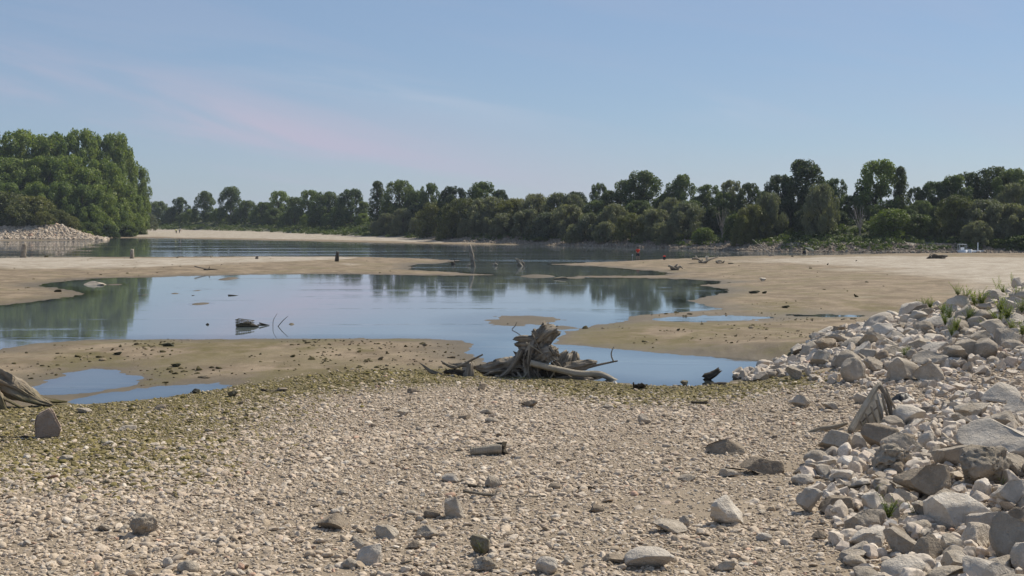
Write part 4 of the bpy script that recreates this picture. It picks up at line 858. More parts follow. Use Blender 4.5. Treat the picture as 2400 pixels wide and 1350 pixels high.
class Thing:
    """a thing drawn in photo pixels around a ground point: x to the right, z up, y in metres away"""
    def __init__(s, name, px, py, label, cat, group=None, zmin=-0.02, base=None):
        s.g = ground(px, py, zmin) if base is None else base; s.s = s.g.y / F; s.px, s.py = px, py; s.e = empty(name, s.g, label, cat, group); s.k = 0
    def p(s, px, py, dy=0.0): return ((px - s.px) * s.s, dy, (s.py - py) * s.s)
    def wood(s, part, pts, rad, m='wood', **kw):
        s.k += 1; kw.setdefault('seed', s.k * 31 + int(s.px)); return gnarl(part, [s.p(*q) for q in pts], [r * s.s for r in rad], m=M[m], parent=s.e, **kw)
# --- the great uprooted stump in the middle
T = Thing('driftwood_stump', 1250, 884, 'large weathered uprooted tree stump with tangled roots between the gravel and the pond', 'driftwood')
T.wood('stump', [(1232, 892, .1), (1240, 860, .05), (1254, 825, 0), (1274, 795, .05), (1288, 768, .1)], [26, 22, 22, 18, 14], seg=26, n=30, flute=.42, twist=1.5, jag=.9)
T.wood('burl', [(1250, 838, -.1), (1284, 824, -.12), (1306, 832, -.05)], [20, 20, 8], seg=20, n=12, flute=.5, jag=.8)
T.wood('burl', [(1256, 800, -.05), (1280, 782, -.05), (1303, 772, 0)], [17, 19, 11], seg=18, n=12, flute=.5, jag=.9)
for a, b, r0 in [((1244, 800), (1204, 793), 13), ((1240, 812), (1206, 806), 11), ((1238, 824), (1216, 814), 10), ((1262, 790), (1250, 771), 8), ((1276, 784), (1276, 765), 9), ((1292, 778), (1308, 776), 8), ((1256, 786), (1246, 776), 6)]:
    T.wood('root_spur', [(a[0], a[1], -.05), ((a[0] + b[0]) / 2, (a[1] + b[1]) / 2 - 2, -.12), (b[0], b[1], -.1)], [r0, r0 * .75, r0 * .3], flute=.4, seg=10, jag=.8)
T.wood('slab', [(1110, 862, .1), (1140, 866, 0), (1180, 862, 0), (1225, 864, 0)], [4, 11, 16, 22], seg=22, n=22, flute=.45, flat=.6, jag=1.2)
T.wood('root', [(1222, 820, -.2), (1206, 846, -.35), (1192, 866, -.4), (1172, 880, -.45)], [7, 6.5, 6, 4], flute=.15)
T.wood('root', [(1110, 858, .2), (1085, 856, .2), (1060, 858, .15), (1036, 852, .1)], [7, 6, 4.5, 2], flute=.3)
T.wood('root', [(1104, 878, 0), (1075, 870, 0), (1040, 872, 0)], [7, 6, 3], m='wood_dark', flute=.4)
T.wood('root', [(1100, 886, -.1), (1070, 878, -.1), (1044, 866, -.1)], [5, 4, 2], m='wood_dark', flute=.4)
T.wood('root', [(1070, 862, 0), (1054, 858, 0), (1034, 846, 0)], [4, 3.5, 1.5], flute=.3)
T.wood('root', [(1036, 880, .1), (1010, 872, .1), (986, 853, .1)], [4, 4, 1.5], flute=.3)
T.wood('root', [(1120, 886, -.2), (1160, 868, -.3), (1200, 872, -.3), (1212, 884, -.3)], [2.5, 2.5, 2.5, 2], flute=.1)
T.wood('stub', [(1096, 884, -.1), (1100, 868, -.1), (1102, 852, -.05)], [13, 11, 7], flute=.35, jag=1)
T.wood('stick', [(1066, 862, -.1), (1100, 846, -.1), (1132, 830, -.1)], [2.6, 2.4, 1.8], flute=.1)
T.wood('pole', [(1242, 846, -.5), (1300, 860, -.52), (1360, 871, -.55), (1404, 872, -.55), (1448, 892, -.5), (1494, 903, -.45)], [7.5, 7.5, 7.2, 6.8, 6, 4], m='wood_pale', seg=12, n=34, flute=.06, twist=.2)
T.wood('log', [(1230, 878, .1), (1290, 876, .05), (1360, 884, 0), (1420, 894, 0), (1448, 902, 0)], [15, 14, 10, 7, 3], m='wood_dark', seg=16, flute=.35)
T.wood('log', [(1300, 888, -.2), (1360, 886, -.2), (1440, 902, -.2)], [6, 6, 3], flute=.25)
T.wood('chunk', [(1314, 866, .1), (1322, 846, .1), (1332, 830, .15)], [15, 13, 7], seg=18, flute=.45, jag=1.2)
T.wood('chunk', [(1338, 864, .3), (1346, 842, .3), (1350, 829, .3)], [14, 13, 6], seg=18, flute=.45, jag=1.2)
T.wood('broken_log', [(1318, 864, -.1), (1350, 858, -.1), (1376, 852, -.1), (1396, 850, -.1)], [9, 9.5, 9, 4], seg=16, flute=.4, jag=1.5)
T.wood('branch', [(1378, 860, -.1), (1412, 852, -.12), (1447, 845, -.1)], [3.4, 2.6, 1.8], flute=.1)
T.wood('twig', [(1437, 846, -.1), (1432, 830, -.1), (1434, 820, -.12), (1439, 811, -.1)], [1.8, 1.6, 1.3, .8], flute=.1, m='wood_pale')
T.wood('twig', [(1228, 792, -.05), (1212, 780, -.05), (1200, 772, -.05), (1207, 764, -.05), (1211, 755, -.05)], [1.3, 1.1, 1, 1, .7], flute=.05, seg=6)
for pts in [[(1250, 810), (1240, 842), (1238, 870), (1242, 886)], [(1246, 778), (1268, 820), (1290, 842), (1306, 858)], [(1236, 868), (1228, 878), (1216, 884)], [(1250, 862), (1262, 880), (1274, 890)], [(1258, 846), (1260, 870), (1262, 886)],
            [(1322, 884), (1312, 888), (1296, 892)], [(1330, 876), (1350, 888), (1366, 898)], [(1240, 800), (1238, 830), (1236, 850)], [(1232, 800), (1252, 812), (1272, 826)], [(1300, 866), (1290, 880), (1282, 890)], [(1212, 868), (1222, 880), (1230, 889)]]:
    T.wood('rootlet', [(a, b, -.42 - .02 * i) for i, (a, b) in enumerate(pts)], [2.0] + [1.8] * (len(pts) - 2) + [1.0], flute=.08, seg=7, m='wood' if pts[0][0] % 4 else 'wood_pale')
rj = random.Random(8)
for i in range(34):
    a0 = rj.uniform(1205, 1310); b0 = rj.uniform(805, 866); dx = rj.choice([-1, 1]) * rj.uniform(8, 30); dy_ = rj.uniform(-8, 30)
    T.wood('rootlet', [(a0, b0, -.18), (a0 + dx * .5, b0 + dy_ * .3 - 2, -.32), (a0 + dx, min(b0 + dy_, 886), -.36 - .1 * rj.random())], [rj.uniform(1.6, 3.6), rj.uniform(1.2, 2.2), .6], flute=.2, seg=8, jag=.6, m=rj.choice(['wood', 'wood', 'wood_dark', 'wood_pale']))
# --- stump at the left edge
T = Thing('tree_stump', 20, 952, 'old tree stump with spreading ridged roots beside the small puddles', 'stump')
T.wood('trunk', [(-110, 960, .3), (-105, 880, .3), (-112, 770, .3)], [62, 54, 46], seg=26, n=18, flute=.25, m='wood_stump')
T.wood('root', [(-100, 828, .1), (-30, 872, 0), (28, 905, -.05), (82, 934, -.1), (126, 949, -.1)], [30, 27, 21, 12, 3.5], seg=22, n=30, flute=.38, twist=.25, m='wood_stump')
T.wood('root', [(-90, 870, -.3), (-28, 908, -.45), (10, 936, -.55), (34, 960, -.6)], [46, 34, 22, 8], seg=20, n=22, flute=.35, twist=.3, m='wood_stump')
T.wood('root', [(20, 926, -.45), (46, 938, -.5), (66, 949, -.5)], [5, 3.5, 2], m='wood_stump')
T.wood('root', [(88, 936, .1), (112, 944, .3), (142, 948, .5)], [9, 6, 2], m='wood_stump')
# --- standing slab and black branch at its foot
def prism(name, outl, thick, m, parent, bevel=0.02, lean=0.0):
    bm = bmesh.new(); f = [bm.verts.new((x, 0, z)) for x, z in outl]; fc = bm.faces.new(f)
    ex = bmesh.ops.extrude_face_region(bm, geom=[fc]); vs = [v for v in ex['geom'] if isinstance(v, bmesh.types.BMVert)]
    bmesh.ops.translate(bm, verts=vs, vec=(0, thick, 0)); bmesh.ops.recalc_face_normals(bm, faces=bm.faces)
    bmesh.ops.bevel(bm, geom=list(bm.edges), offset=bevel, segments=2, affect='EDGES', clamp_overlap=True)
    bmesh.ops.triangulate(bm, faces=bm.faces); bmesh.ops.subdivide_edges(bm, edges=bm.edges, cuts=2, use_grid_fill=True)
    for v in bm.verts:
        q = mnoise.noise(v.co * 4); v.co += Vector((q * .02, mnoise.noise(v.co * 6 + Vector((9, 0, 0))) * .03, q * .01)); v.co.y += v.co.z * lean
    me = bpy.data.meshes.new(name); bm.to_mesh(me); bm.free(); a = me.attributes.new('grain', 'FLOAT_VECTOR', 'POINT')
    a.data.foreach_set('vector', np.array([(v.co.x * .5, v.co.z, 0) for v in me.vertices], np.float32).ravel())
    me.materials.append(m); return link(name, me, parent)
g = ground(110, 1027); s = g.y / F
o = prism('upright_stone', [((a - 110) * s, (1030 - b) * s) for a, b in [(83, 992), (88, 976), (104, 968), (117, 963), (126, 972), (131, 990), (143, 1008), (137, 1030), (84, 1030)]], 0.26, M['slab'], None, 0.03, 0.22)
o.location = g; o.rotation_euler = (0, 0, R(18)); tag(o, 'reddish-grey slab standing upright on the algae-green gravel', 'stone')
T = Thing('branch', 62, 1026, 'thin blackened branch lying at the foot of the upright slab', 'branch'); T.wood('branch', [(0, 1024), (40, 1026), (60, 1023), (86, 1030), (104, 1024)], [2.5, 3, 3, 2.5, 1.5], m='wood_dark', flute=.1)
# --- ringed piece of log
T = Thing('ringed_log', 1142, 1066, 'short pale corrugated log with ring marks and a rotten end', 'log')
T.wood('log', [(1102, 1058), (1120, 1056), (1140, 1054), (1160, 1052), (1176, 1052)], [9, 10, 10.5, 11.5, 12.5], m='wood_pale', seg=18, n=20, flute=.06)
for i in range(13):
    a = 1105 + i * 5.6; T.wood('ring', [(a, 1058 - i * .5), (a + 2.2, 1057.8 - i * .5)], [10.2 + i * .2, 10.2 + i * .2], m='wood_pale', seg=18, n=4, flute=.04)
T.wood('rotten_end', [(1174, 1052), (1184, 1051)], [12.5, 11], m='wood_dark', seg=14, n=4, flute=.3, jag=.8)
# --- sticks
for px, py, pts, r0, m, lab in [(1180, 1163, [(1085, 1150), (1130, 1158), (1180, 1163), (1230, 1167), (1279, 1162)], 4, 'wood', 'long flat weathered stick lying across the gravel'), (1120, 1140, [(1096, 1138), (1120, 1141), (1136, 1142)], 4.5, 'wood_dark', 'short dark stick beside the blocky small stone'),
                                (1370, 1145, [(1330, 1141), (1352, 1144), (1380, 1142), (1404, 1147)], 3.2, 'wood_dark', 'dark twisted stick on the gravel near a black stone'), (905, 1322, [(845, 1326), (890, 1323), (930, 1322), (965, 1315)], 3.4, 'wood', 'thin bent stick beside the pale peaked stone'),
                                (1060, 1326, [(1008, 1325), (1050, 1326), (1090, 1327)], 3.2, 'wood', 'thin straight stick at the lower edge of the gravel'), (1655, 945, [(1620, 943), (1650, 944), (1690, 948)], 3, 'wood_dark', 'dark stick lying near the pond end of the gravel'),
                                (1900, 1012, [(1816, 1027), (1845, 1024), (1885, 1018), (1925, 1004), (1960, 1000), (1986, 992)], 5.5, 'wood_pale', 'pale crooked branch leading to the ribbed hull fragment'), (1745, 1100, [(1700, 1096), (1740, 1101), (1775, 1108)], 1.8, 'wood_dark', 'thin dark twig behind the notched dark stone'),
                                (640, 916, [(612, 914), (640, 918), (665, 915)], 3.5, 'wood_dark', 'dark stick half buried in the algae band'), (1960, 1128, [(1925, 1120), (1960, 1128), (2000, 1132)], 1.8, 'wood', 'thin twig at the edge of the near boulders'), (1985, 1148, [(1950, 1152), (1990, 1144), (2040, 1134)], 4, 'wood_dark', 'dark curved root sticking out below the near boulders')]:
    T = Thing('stick', px, py + 2, lab, 'stick'); T.wood('shaft', pts, [r0] * (len(pts) - 1) + [r0 * .5], m=m, seg=9, flute=.18)
# --- ribbed hull fragment
g = ground(2046, 1010); T = Thing('hull_fragment', 2046, 1008, 'broken ribbed hull fragment with a pale beam leaning on the boulders', 'debris')
T.wood('beam', [(1980, 1008, 0), (2012, 978, .1), (2050, 942, .2), (2082, 914, .28), (2096, 905, .3)], [8, 7.5, 7, 6.5, 4.5], m='wood_pale', seg=12, flute=.08)
outl = [(1988, 1012), (2092, 912), (2109, 956), (2096, 992), (2066, 1018), (2000, 1024)]
o = prism('panel', [T.p(a, b)[::2] for a, b in outl], 0.03, M['plastic'], T.e, 0.008, 0.35); o.location.y += 0.16
for i, (a, b, c, d) in enumerate([(2012, 984, 2030, 1022), (2028, 968, 2046, 1018), (2044, 952, 2064, 1012), (2060, 938, 2078, 1004), (2076, 924, 2090, 990), (2088, 912, 2106, 960)]):
    T.wood('rib', [(a, b, .04), ((a + c) / 2 - 3, (b + d) / 2, -.02), (c, d, -.05)], [2.4, 2.6, 2.2], m='wood_pale', seg=8, flute=.06, flat=2.0)
T.wood('brace', [(2016, 986, .0), (2046, 966, .02), (2070, 952, .05)], [1.6, 1.6, 1.4], seg=7, flute=.05)
T.wood('end_post', [(2086, 908, .2), (2096, 945, .05), (2098, 985, -.02)], [5, 6, 4], seg=9, flute=.1)
T.e.rotation_euler.z = R(24)
def rag(name, px, py, w, h, m, label, seed):
    g = ground(px, py); s = g.y / F; r_ = np.random.default_rng(seed); n = 14; a = np.linspace(-1, 1, n); X, Yv = np.meshgrid(a, a); k = fbm(X * 1.7 + seed, Yv * 1.7, seed, 4)
    Z = (0.55 + 0.75 * k) * np.clip(1.15 - X ** 2 - Yv ** 2, 0, 1); V = np.stack([X * w * s / 2 * (1 + .25 * k), Yv * w * s * .35, Z * h * s], -1).reshape(-1, 3)
    ii = np.arange(n * n).reshape(n, n); Fq = np.stack([ii[:-1, :-1], ii[:-1, 1:], ii[1:, 1:], ii[1:, :-1]], -1).reshape(-1, 4)
    o = link(name, mesh_np(name, V, Fq, True), None, M[m]); o.location = g; sd = o.modifiers.new('thick', 'SOLIDIFY'); sd.thickness = 0.01; return tag(o, label, 'debris')
rag('plastic_sheet', 2196, 920, 30, 12, 'blue_plastic', 'crumpled blue plastic sheet on the gravel lane', 3)
rag('black_sheeting', 2120, 944, 62, 26, 'black_plastic', 'torn black sheeting half buried beside the hull fragment', 4)
# --- log and branch poking out of the pond
T = Thing('sunken_log', 1668, 892, 'mossy broken log sticking up out of the pond', 'log'); T.wood('log', [(1652, 886), (1668, 880), (1686, 868)], [8, 7.5, 6], m='wood_dark', flute=.3, jag=.9); T.wood('prong', [(1660, 890), (1670, 898)], [5, 4], m='wood_dark', flute=.3)
T = Thing('sunken_log', 1680, 904, 'dark waterlogged wood at the near rim of the pond', 'log'); T.wood('log', [(1664, 902), (1685, 900), (1705, 899)], [5, 5, 3], m='wood_dark', flute=.35)
T = Thing('root_tuft', 1495, 912, 'small dark tangle of roots at the end of the long pale pole', 'driftwood')
for i in range(7): T.wood('rootlet', [(1488 + i * 3, 912, .05 * i), (1486 + i * 4, 904, 0), (1484 + (i * 7) % 24, 896 + (i * 5) % 7, -.05)], [3, 3, 1.5], m='wood_dark', seg=7)
# --- wooden posts
def post(px, bot, top, dx, r0, label, name='wooden_post', m='wood', cat='post'):
    T = Thing(name, px, bot, label, cat); T.wood('shaft', [(px, bot + 4), (px + dx * .5, (bot + top) / 2), (px + dx, top)], [r0 * 1.15, r0, r0 * .72], m=m, seg=12, n=12, flute=.14, jag=.9, twist=.2); return T
post(54, 604, 572, 3, 6, 'weathered post on the sandbar opposite the left stone bank')
post(309, 606, 585, 1, 5, 'stubby weathered post on the pale rim of the sandbar')
T = post(600, 607, 600, 1, 2.2, 'tiny twin stub of a post on the pale sand'); T.wood('shaft', [(604, 608), (604, 600)], [1.6, 1.2], m='wood', seg=8)
post(789, 613, 591, 2, 4.4, 'dark split post on the middle of the sandbar', m='wood_dark')
T = post(1110, 625, 575, -9, 4.6, 'tall post leaning over at the tip of the sandbar'); T.wood('twig', [(1106, 598), (1114, 606), (1123, 612)], [.8, .7, .6], m='wood_dark', seg=6, flute=.05)
post(495, 604, 599, -1, 1.2, 'thin stick standing in the pale sand', 'stick', 'wood_pale', 'stick')
T = post(1062, 622, 614, 0, 4.5, 'black stump at the waterline left of the leaning post', 'stump', 'wood_dark', 'stump'); T.wood('twig', [(1064, 616), (1066, 608)], [1, .6], m='wood_dark', seg=6)
# --- snags: strokes in pixels
def snag(px, py, strokes, label, name='driftwood', m='wood', zmin=-0.02):
    T = Thing(name, px, py, label, 'driftwood', zmin=zmin)
    for i, (pts, r0, mm) in enumerate(strokes): T.wood('branch', [(a, b, (i % 3 - 1) * .25) for a, b in pts], [r0, r0 * .85, r0 * .4] if len(pts) == 3 else [r0, r0 * .5], m=mm or m, seg=9, flute=.2, jag=.5)
snag(1160, 623, [([(1160, 624), (1160, 616), (1164, 608)], 1.6, None), ([(1160, 623), (1155, 619), (1152, 618)], 1.4, None), ([(1162, 622), (1166, 616), (1170, 611)], 1.0, None), ([(1156, 623), (1161, 618), (1166, 621)], 3, 'wood_pale')], 'small pale root tuft standing in shallow water')
snag(1218, 624, [([(1224, 625), (1216, 615), (1208, 606)], 3.2, None), ([(1214, 625), (1220, 616), (1225, 608)], 2.4, 'wood_pale'), ([(1226, 626), (1228, 619), (1222, 612)], 3.0, None), ([(1212, 622), (1218, 614), (1212, 606)], 1.6, None), ([(1220, 626), (1217, 620), (1219, 609)], 2.2, 'wood_pale')], 'crossed broken roots standing in the shallow channel')
snag(1100, 624, [([(1092, 624), (1097, 620), (1100, 615)], 1.4, 'wood_pale'), ([(1096, 624), (1101, 620), (1104, 619)], 1.2, 'wood_pale')], 'pale twigs at the foot of the leaning post')
snag(1585, 633, [([(1566, 622), (1576, 626), (1584, 630)], 2.6, 'wood_pale'), ([(1572, 630), (1581, 626), (1588, 619)], 3, None), ([(1576, 632), (1586, 628), (1598, 625)], 4.5, 'wood_pale'), ([(1576, 634), (1584, 633), (1592, 634)], 3, 'wood_dark'), ([(1588, 630), (1594, 624), (1600, 630)], 3, 'wood_pale')], 'compact grey driftwood root on the damp sand tongue')
snag(1645, 617, [([(1622, 606), (1634, 607), (1644, 613)], 2.8, None), ([(1630, 600), (1636, 607), (1642, 612)], 1.8, 'wood_pale'), ([(1640, 616), (1645, 612), (1648, 608)], 4, 'wood_pale'), ([(1646, 615), (1664, 608), (1684, 601)], 2.4, 'wood_pale'), ([(1644, 616), (1654, 615), (1660, 611)], 3.4, None), ([(1612, 618), (1636, 618), (1652, 618)], 1.6, 'wood_dark')], 'bleached driftwood with two spread arms on the sand')
snag(1690, 617, [([(1677, 612), (1684, 617), (1690, 616)], 2.2, None), ([(1684, 616), (1694, 616), (1698, 611)], 2.0, 'wood_dark'), ([(1680, 613), (1688, 611), (1694, 613)], 2.4, 'wood_pale')], 'low curved driftwood piece right of the bleached arms')
snag(1716, 618, [([(1706, 618), (1714, 617), (1721, 619)], 1.6, 'wood_dark')], 'small dark stick on the sand past the curved driftwood', 'stick')
snag(2206, 606, [([(2172 + (i * 13) % 44, 606), (2178 + (i * 17) % 46, 601 - (i % 3)), (2186 + (i * 11) % 44, 598 + (i * 7) % 6)], 1.6, ['wood_dark', 'wood', None][i % 3]) for i in range(18)] + [([(2172, 605), (2186, 603), (2196, 600)], 2.2, 'wood_dark')], 'heap of dark brushwood on the dry sand crest')
snag(488, 633, [([(458, 624), (474, 628), (490, 631)], 1.6, None), ([(478, 631), (498, 632), (518, 634)], 2.2, 'wood_dark'), ([(486, 632), (489, 628), (490, 624)], .9, 'wood_dark')], 'dark forked branch lying on the damp sandbar')
snag(2130, 672, [([(2300, 668), (2318, 671), (2332, 672)], 2.0, 'wood_dark')], 'thin dark stick on dry sand behind the heap', 'stick') if False else None
snag(620, 763, [([(610, 756), (622, 759), (633, 761)], 1.6, 'wood_dark'), ([(604, 762), (616, 761), (632, 762)], 1.8, 'wood_dark')], 'dark forked branch floating beside the wire crate', 'branch')
snag(645, 765, [([(642, 766), (643, 750), (652, 734)], .9, 'wood_dark')], 'thin arched twig rising from the calm pool', 'twig')
snag(660, 765, [([(654, 764), (664, 752), (677, 740)], 1.0, 'wood_dark')], 'thin slanting twig rising from the calm pool', 'twig')
snag(550, 693, [([(537, 691.5), (550, 692), (562, 693)], 1.7, 'wood_dark')], 'dark floating stick in the middle of the pool', 'stick')
snag(456, 693, [([(452, 692.5), (456, 692.6), (461, 693)], 1.4, 'wood_dark')], 'short dark floating stick near the mud mounds', 'stick')
snag(490, 761, [([(487, 761), (490, 758), (493, 761)], 2.2, 'wood_dark')], 'tiny dark knot of wood poking out of the pool', 'stub')
# --- rocks and lumps in and beside the pools
def lump(px, py, w, h, src, m, label, name='rock', cat='rock', depth=.8): return stone_px(name, src, m, px, py, w, h, label, cat, None, depth=depth, rz=0.05, sink=.25, tilt=.04)
lump(222, 669, 60, 13, BLK[1], 'rock', 'flat pale rock lying in the reflection of the left wood')
lump(690, 656, 48, 10, ANG[4], 'rock_mossy', 'low mossy rock in the pool near the sandbar edge')
lump(1318, 655, 44, 9, ANG[7], 'rock_mossy', 'rough brown rock heap in the channel by the spit')
o = lump(190, 741, 44, 10, BLK[3], 'rock_dark', 'reddish block just awash in the green reflection'); o.data = o.data.copy(); o.data.materials[0] = M['brick_red']
lump(1788, 658, 17, 7, ANG[2], 'rock_pale', 'lone white stone on the damp right flat')
for px, py, w, h, lab in [(1768, 688, 26, 7, 'black weed heap on the right flat'), (1792, 688, 11, 6, 'small black weed lump beside the bigger heap'), (1842, 722, 18, 6, 'dark weed tuft on the flat above the thin puddles'), (276, 832, 22, 7, 'dark sod lying on the near mud flat'), (412, 860, 26, 8, 'green algae clump on the near mud flat'), (2105, 740, 24, 7, 'olive weed clump by the last puddle'), (1940, 621, 4, 4, 'small dark lump on the pale sand'),
                          (395, 812, 30, 8, 'olive algae ridge near the pool edge'), (1208, 666, 10, 3, 'little dark weed scrap in the channel'), (2010, 773, 14, 3, 'dark bark scrap on the right flat'), (1590, 775, 8, 5, 'small dark clod on the right flat edge'), (1240, 808, 14, 4, 'weed scrap floating by the great stump') if False else (1190, 760, 4, 2, 'tiny dark speck of weed on the shoal')]:
    o = lump(px, py, w, h, ANG[(px * 7) % 14], 'rock_dark', lab, 'weed_clump', 'weed', .7); o.data = o.data.copy(); o.data.materials[0] = M['weed']
# --- wire crate stranded in the pool
T = Thing('wire_crate', 570, 768, 'half-sunk algae-covered wire crate tilted in the pool', 'crate')
def bar(T, part, a, b, r0, m='rust'): return link(part, tubes_mesh(part, [([T.p(*a), T.p(*b)], [r0 * T.s] * 2)], M[m], 6), T.e)
for i in range(9): bar(T, 'slat', (553 + i * 4.2, 766, 0), (553 + i * 4.2, 748.5 + max(0, i - 4) * 1.3, 0), .55)
for i in range(5): bar(T, 'slat', (553, 766, i * .14), (553, 749, i * .14), .55)
for y0, y1 in ((749, 754), (756, 759), (762, 763)): bar(T, 'rail', (552, y0, 0), (588, y1, 0), .9); bar(T, 'rail', (552, y0, .6), (590, y1, .6), .9)
for i in range(4): bar(T, 'rail', (552 + i * 12, 750 + i * 1.5, 0), (552 + i * 12, 750 + i * 1.5, .6), .8)
T.wood('mud_fill', [(551, 765, .3), (570, 763, .3), (590, 765, .3), (602, 767, .3)], [4, 6, 5, 2], m='wood_dark', flute=.4, seg=12)
T.wood('mud_fill', [(586, 764, .1), (596, 764, .1), (606, 766, .1)], [3, 3, 1], m='wood_dark', flute=.4, seg=9)

# ------------------------------------------------------------------ people and their things
def skin(name, J, E, rad, m, parent, root=0, sub=1):
    me = bpy.data.meshes.new(name); me.from_pydata(J, E, []); o = link(name, me, parent)
    md = o.modifiers.new('skin', 'SKIN'); md.use_smooth_shade = True
    for i, v in enumerate(me.skin_vertices[0].data): v.radius = (rad[i], rad[i]); v.use_root = (i == root)
    s_ = o.modifiers.new('smooth', 'SUBSURF'); s_.levels = sub; s_.render_levels = sub; me.materials.append(m); return o
def person(px, py, hgt, label, shirt, legs, pose='stand', rz=0.0, sleeves=True, zoff=0):
    g = ground(px, py); e = empty('person', g, label, 'person', rz=rz); k = hgt / 1.75
    if pose == 'bend':
        hip = (0, -.1, .88); ch = (0, .22, 1.18); nk = (0, .38, 1.24); hd = (0, .50, 1.27); sh = .19; hands = [(-.16, .42, .62), (.16, .42, .62)]; elb = [(-.22, .32, .92), (.22, .32, .92)]
    elif pose == 'sit':
        hip = (0, 0, .42); ch = (0, .03, .78); nk = (0, .05, .95); hd = (0, .07, 1.08); sh = .19; hands = [(-.15, .40, .52), (.15, .40, .52)]; elb = [(-.26, .12, .62), (.26, .12, .62)]
    else:
        hip = (0, 0, .95); ch = (0, .01, 1.30); nk = (0, 0, 1.50); hd = (0, .03, 1.63); sh = .20; hands = [(-.14, .30, 1.02), (.15, .28, 1.0)]; elb = [(-.27, .03, 1.10), (.27, .03, 1.10)]
    J = [hip, ch, nk, hd, (hd[0], hd[1] + .02, hd[2] + .09), (hd[0], hd[1] + .11, hd[2])]; rad = [.13, .15, .06, .095, .075, .02]; E = [(0, 1), (1, 2), (2, 3), (3, 4), (3, 5)]
    up = np.array(nk) - np.array(ch)
    for s_, el, ha in ((-1, elb[0], hands[0]), (1, elb[1], hands[1])):
        b = len(J); J += [(s_ * sh, ch[1] + up[1] * .6, ch[2] + up[2] * .55), el, ha]; rad += [.062, .046, .034]; E += [(1, b), (b, b + 1), (b + 1, b + 2)]
        d = np.array(ha) - np.array(el); d = d / np.linalg.norm(d)
        pm = tuple(np.array(ha) + d * .075); J.append(pm); rad.append(.034); E.append((b + 2, b + 3))
        for f in range(4):
            q = np.array(pm) + d * (.075 - .01 * abs(f - 1.5)) + np.array([(f - 1.5) * .02, 0, -.015]); J.append(tuple(q)); rad.append(.009); E.append((b + 3, len(J) - 1))
        J.append(tuple(np.array(ha) + d * .04 + np.array([-s_ * .05, .02, 0]))); rad.append(.010); E.append((b + 2, len(J) - 1))
    lg = []
    for s_ in (-1, 1):
        b = len(J)
        if pose == 'sit': pts = [(s_ * .09, .0, .42), (s_ * .13, .42, .46), (s_ * .12, .46, .07), (s_ * .12, .60, .035)]
        elif pose == 'bend': pts = [(s_ * .09, -.1, .86), (s_ * .13, .0, .47), (s_ * .13, -.06, .08), (s_ * .13, .10, .035)]
        else: pts = [(s_ * .09, 0, .90), (s_ * .14, .03, .49), (s_ * .17, -.02, .08), (s_ * .19, .14, .035)]
        J += pts; rad += [.088, .06, .042, .038]; E += [(0, b), (b, b + 1), (b + 1, b + 2), (b + 2, b + 3)]; lg.append(pts)
    body = skin('body', J, E, rad, M['skin'], e)
    SJ = [hip, ch, (nk[0], nk[1] * .7 + ch[1] * .3, nk[2] * .7 + ch[2] * .3)]; SE = [(0, 1), (1, 2)]; sr = [.165, .185, .10]
    for s_, el in ((-1, elb[0]), (1, elb[1])):
        b = len(SJ); shp = (s_ * sh, ch[1] + up[1] * .6, ch[2] + up[2] * .55); SJ += [shp, tuple((np.array(shp) * .35 + np.array(el) * .65))]; sr += [.085, .07]; SE += [(1, b), (b, b + 1)]
    skin('shirt', SJ, SE, sr, M[shirt], e, 0)
    PJ = [(hip[0], hip[1], hip[2] + .06)]; PE = []; pr_ = [.165]; full = legs.startswith('long_')
    for pts in lg:
        b = len(PJ); q = pts[1] if not full else pts[2]; PJ += [pts[0], pts[1]] + ([pts[2]] if full else []); pr_ += [.108, .085] + ([.062] if full else []); PE += [(0, b), (b, b + 1)] + ([(b + 1, b + 2)] if full else [])
    skin('trousers' if full else 'shorts', PJ, PE, pr_, M[legs.replace('long_', '')], e, 0)
    HJ = [(hd[0], hd[1] - .015, hd[2] + .04), (hd[0], hd[1] - .03, hd[2] + .10), (hd[0], hd[1] - .05, hd[2])]; skin('hair', HJ, [(0, 1), (0, 2)], [.10, .075, .08], M['hair'], e, 0)
    e.scale = (k, k, k); e.location.z += zoff; return e
person(1495, 609, 1.55, 'person in a red shirt and dark shorts standing at the water, seen from behind', 'red_cloth', 'navy_cloth')
person(413, 547, 1.6, 'small distant person in a yellow top on the far sandbank', 'lime_cloth', 'long_navy_cloth', 'bend', 1.2)
person(421, 546, 1.7, 'small distant person in a white top bending on the far sandbank', 'white_cloth', 'long_navy_cloth', 'bend', -1.0)
# rod rest with a float, rucksack, white bucket
T = Thing('rod_rest', 1482, 609, 'thin rod rest with a white tip left of the red-shirted person', 'rod rest'); bar(T, 'stake', (1482, 610), (1482, 598), .5, 'rod'); bar(T, 'tip', (1481.2, 599), (1483.2, 596), .8, 'white_paint'); bar(T, 'fork', (1482, 600), (1485, 597), .4, 'rod')
T = Thing('rucksack', 1557, 609, 'small dark rucksack with a red flap on the wet sand', 'rucksack')
RS = RND[1].copy(); RS.materials.clear(); RS.materials.append(M['navy_cloth']); sk = link('sack', RS, T.e); sk.scale = (.40, .3, .42)
RS2 = RND[2].copy(); RS2.materials.clear(); RS2.materials.append(M['red_cloth']); o = link('flap', RS2, T.e); o.scale = (.32, .26, .16); o.location = (0, 0, .34)
for s_ in (-1, 1): link('strap', tubes_mesh('strap', [([(s_ * .1, -.15, .38), (s_ * .13, -.22, .22), (s_ * .1, -.15, .05)], [.015] * 3)], M['navy_cloth'], 5), T.e)
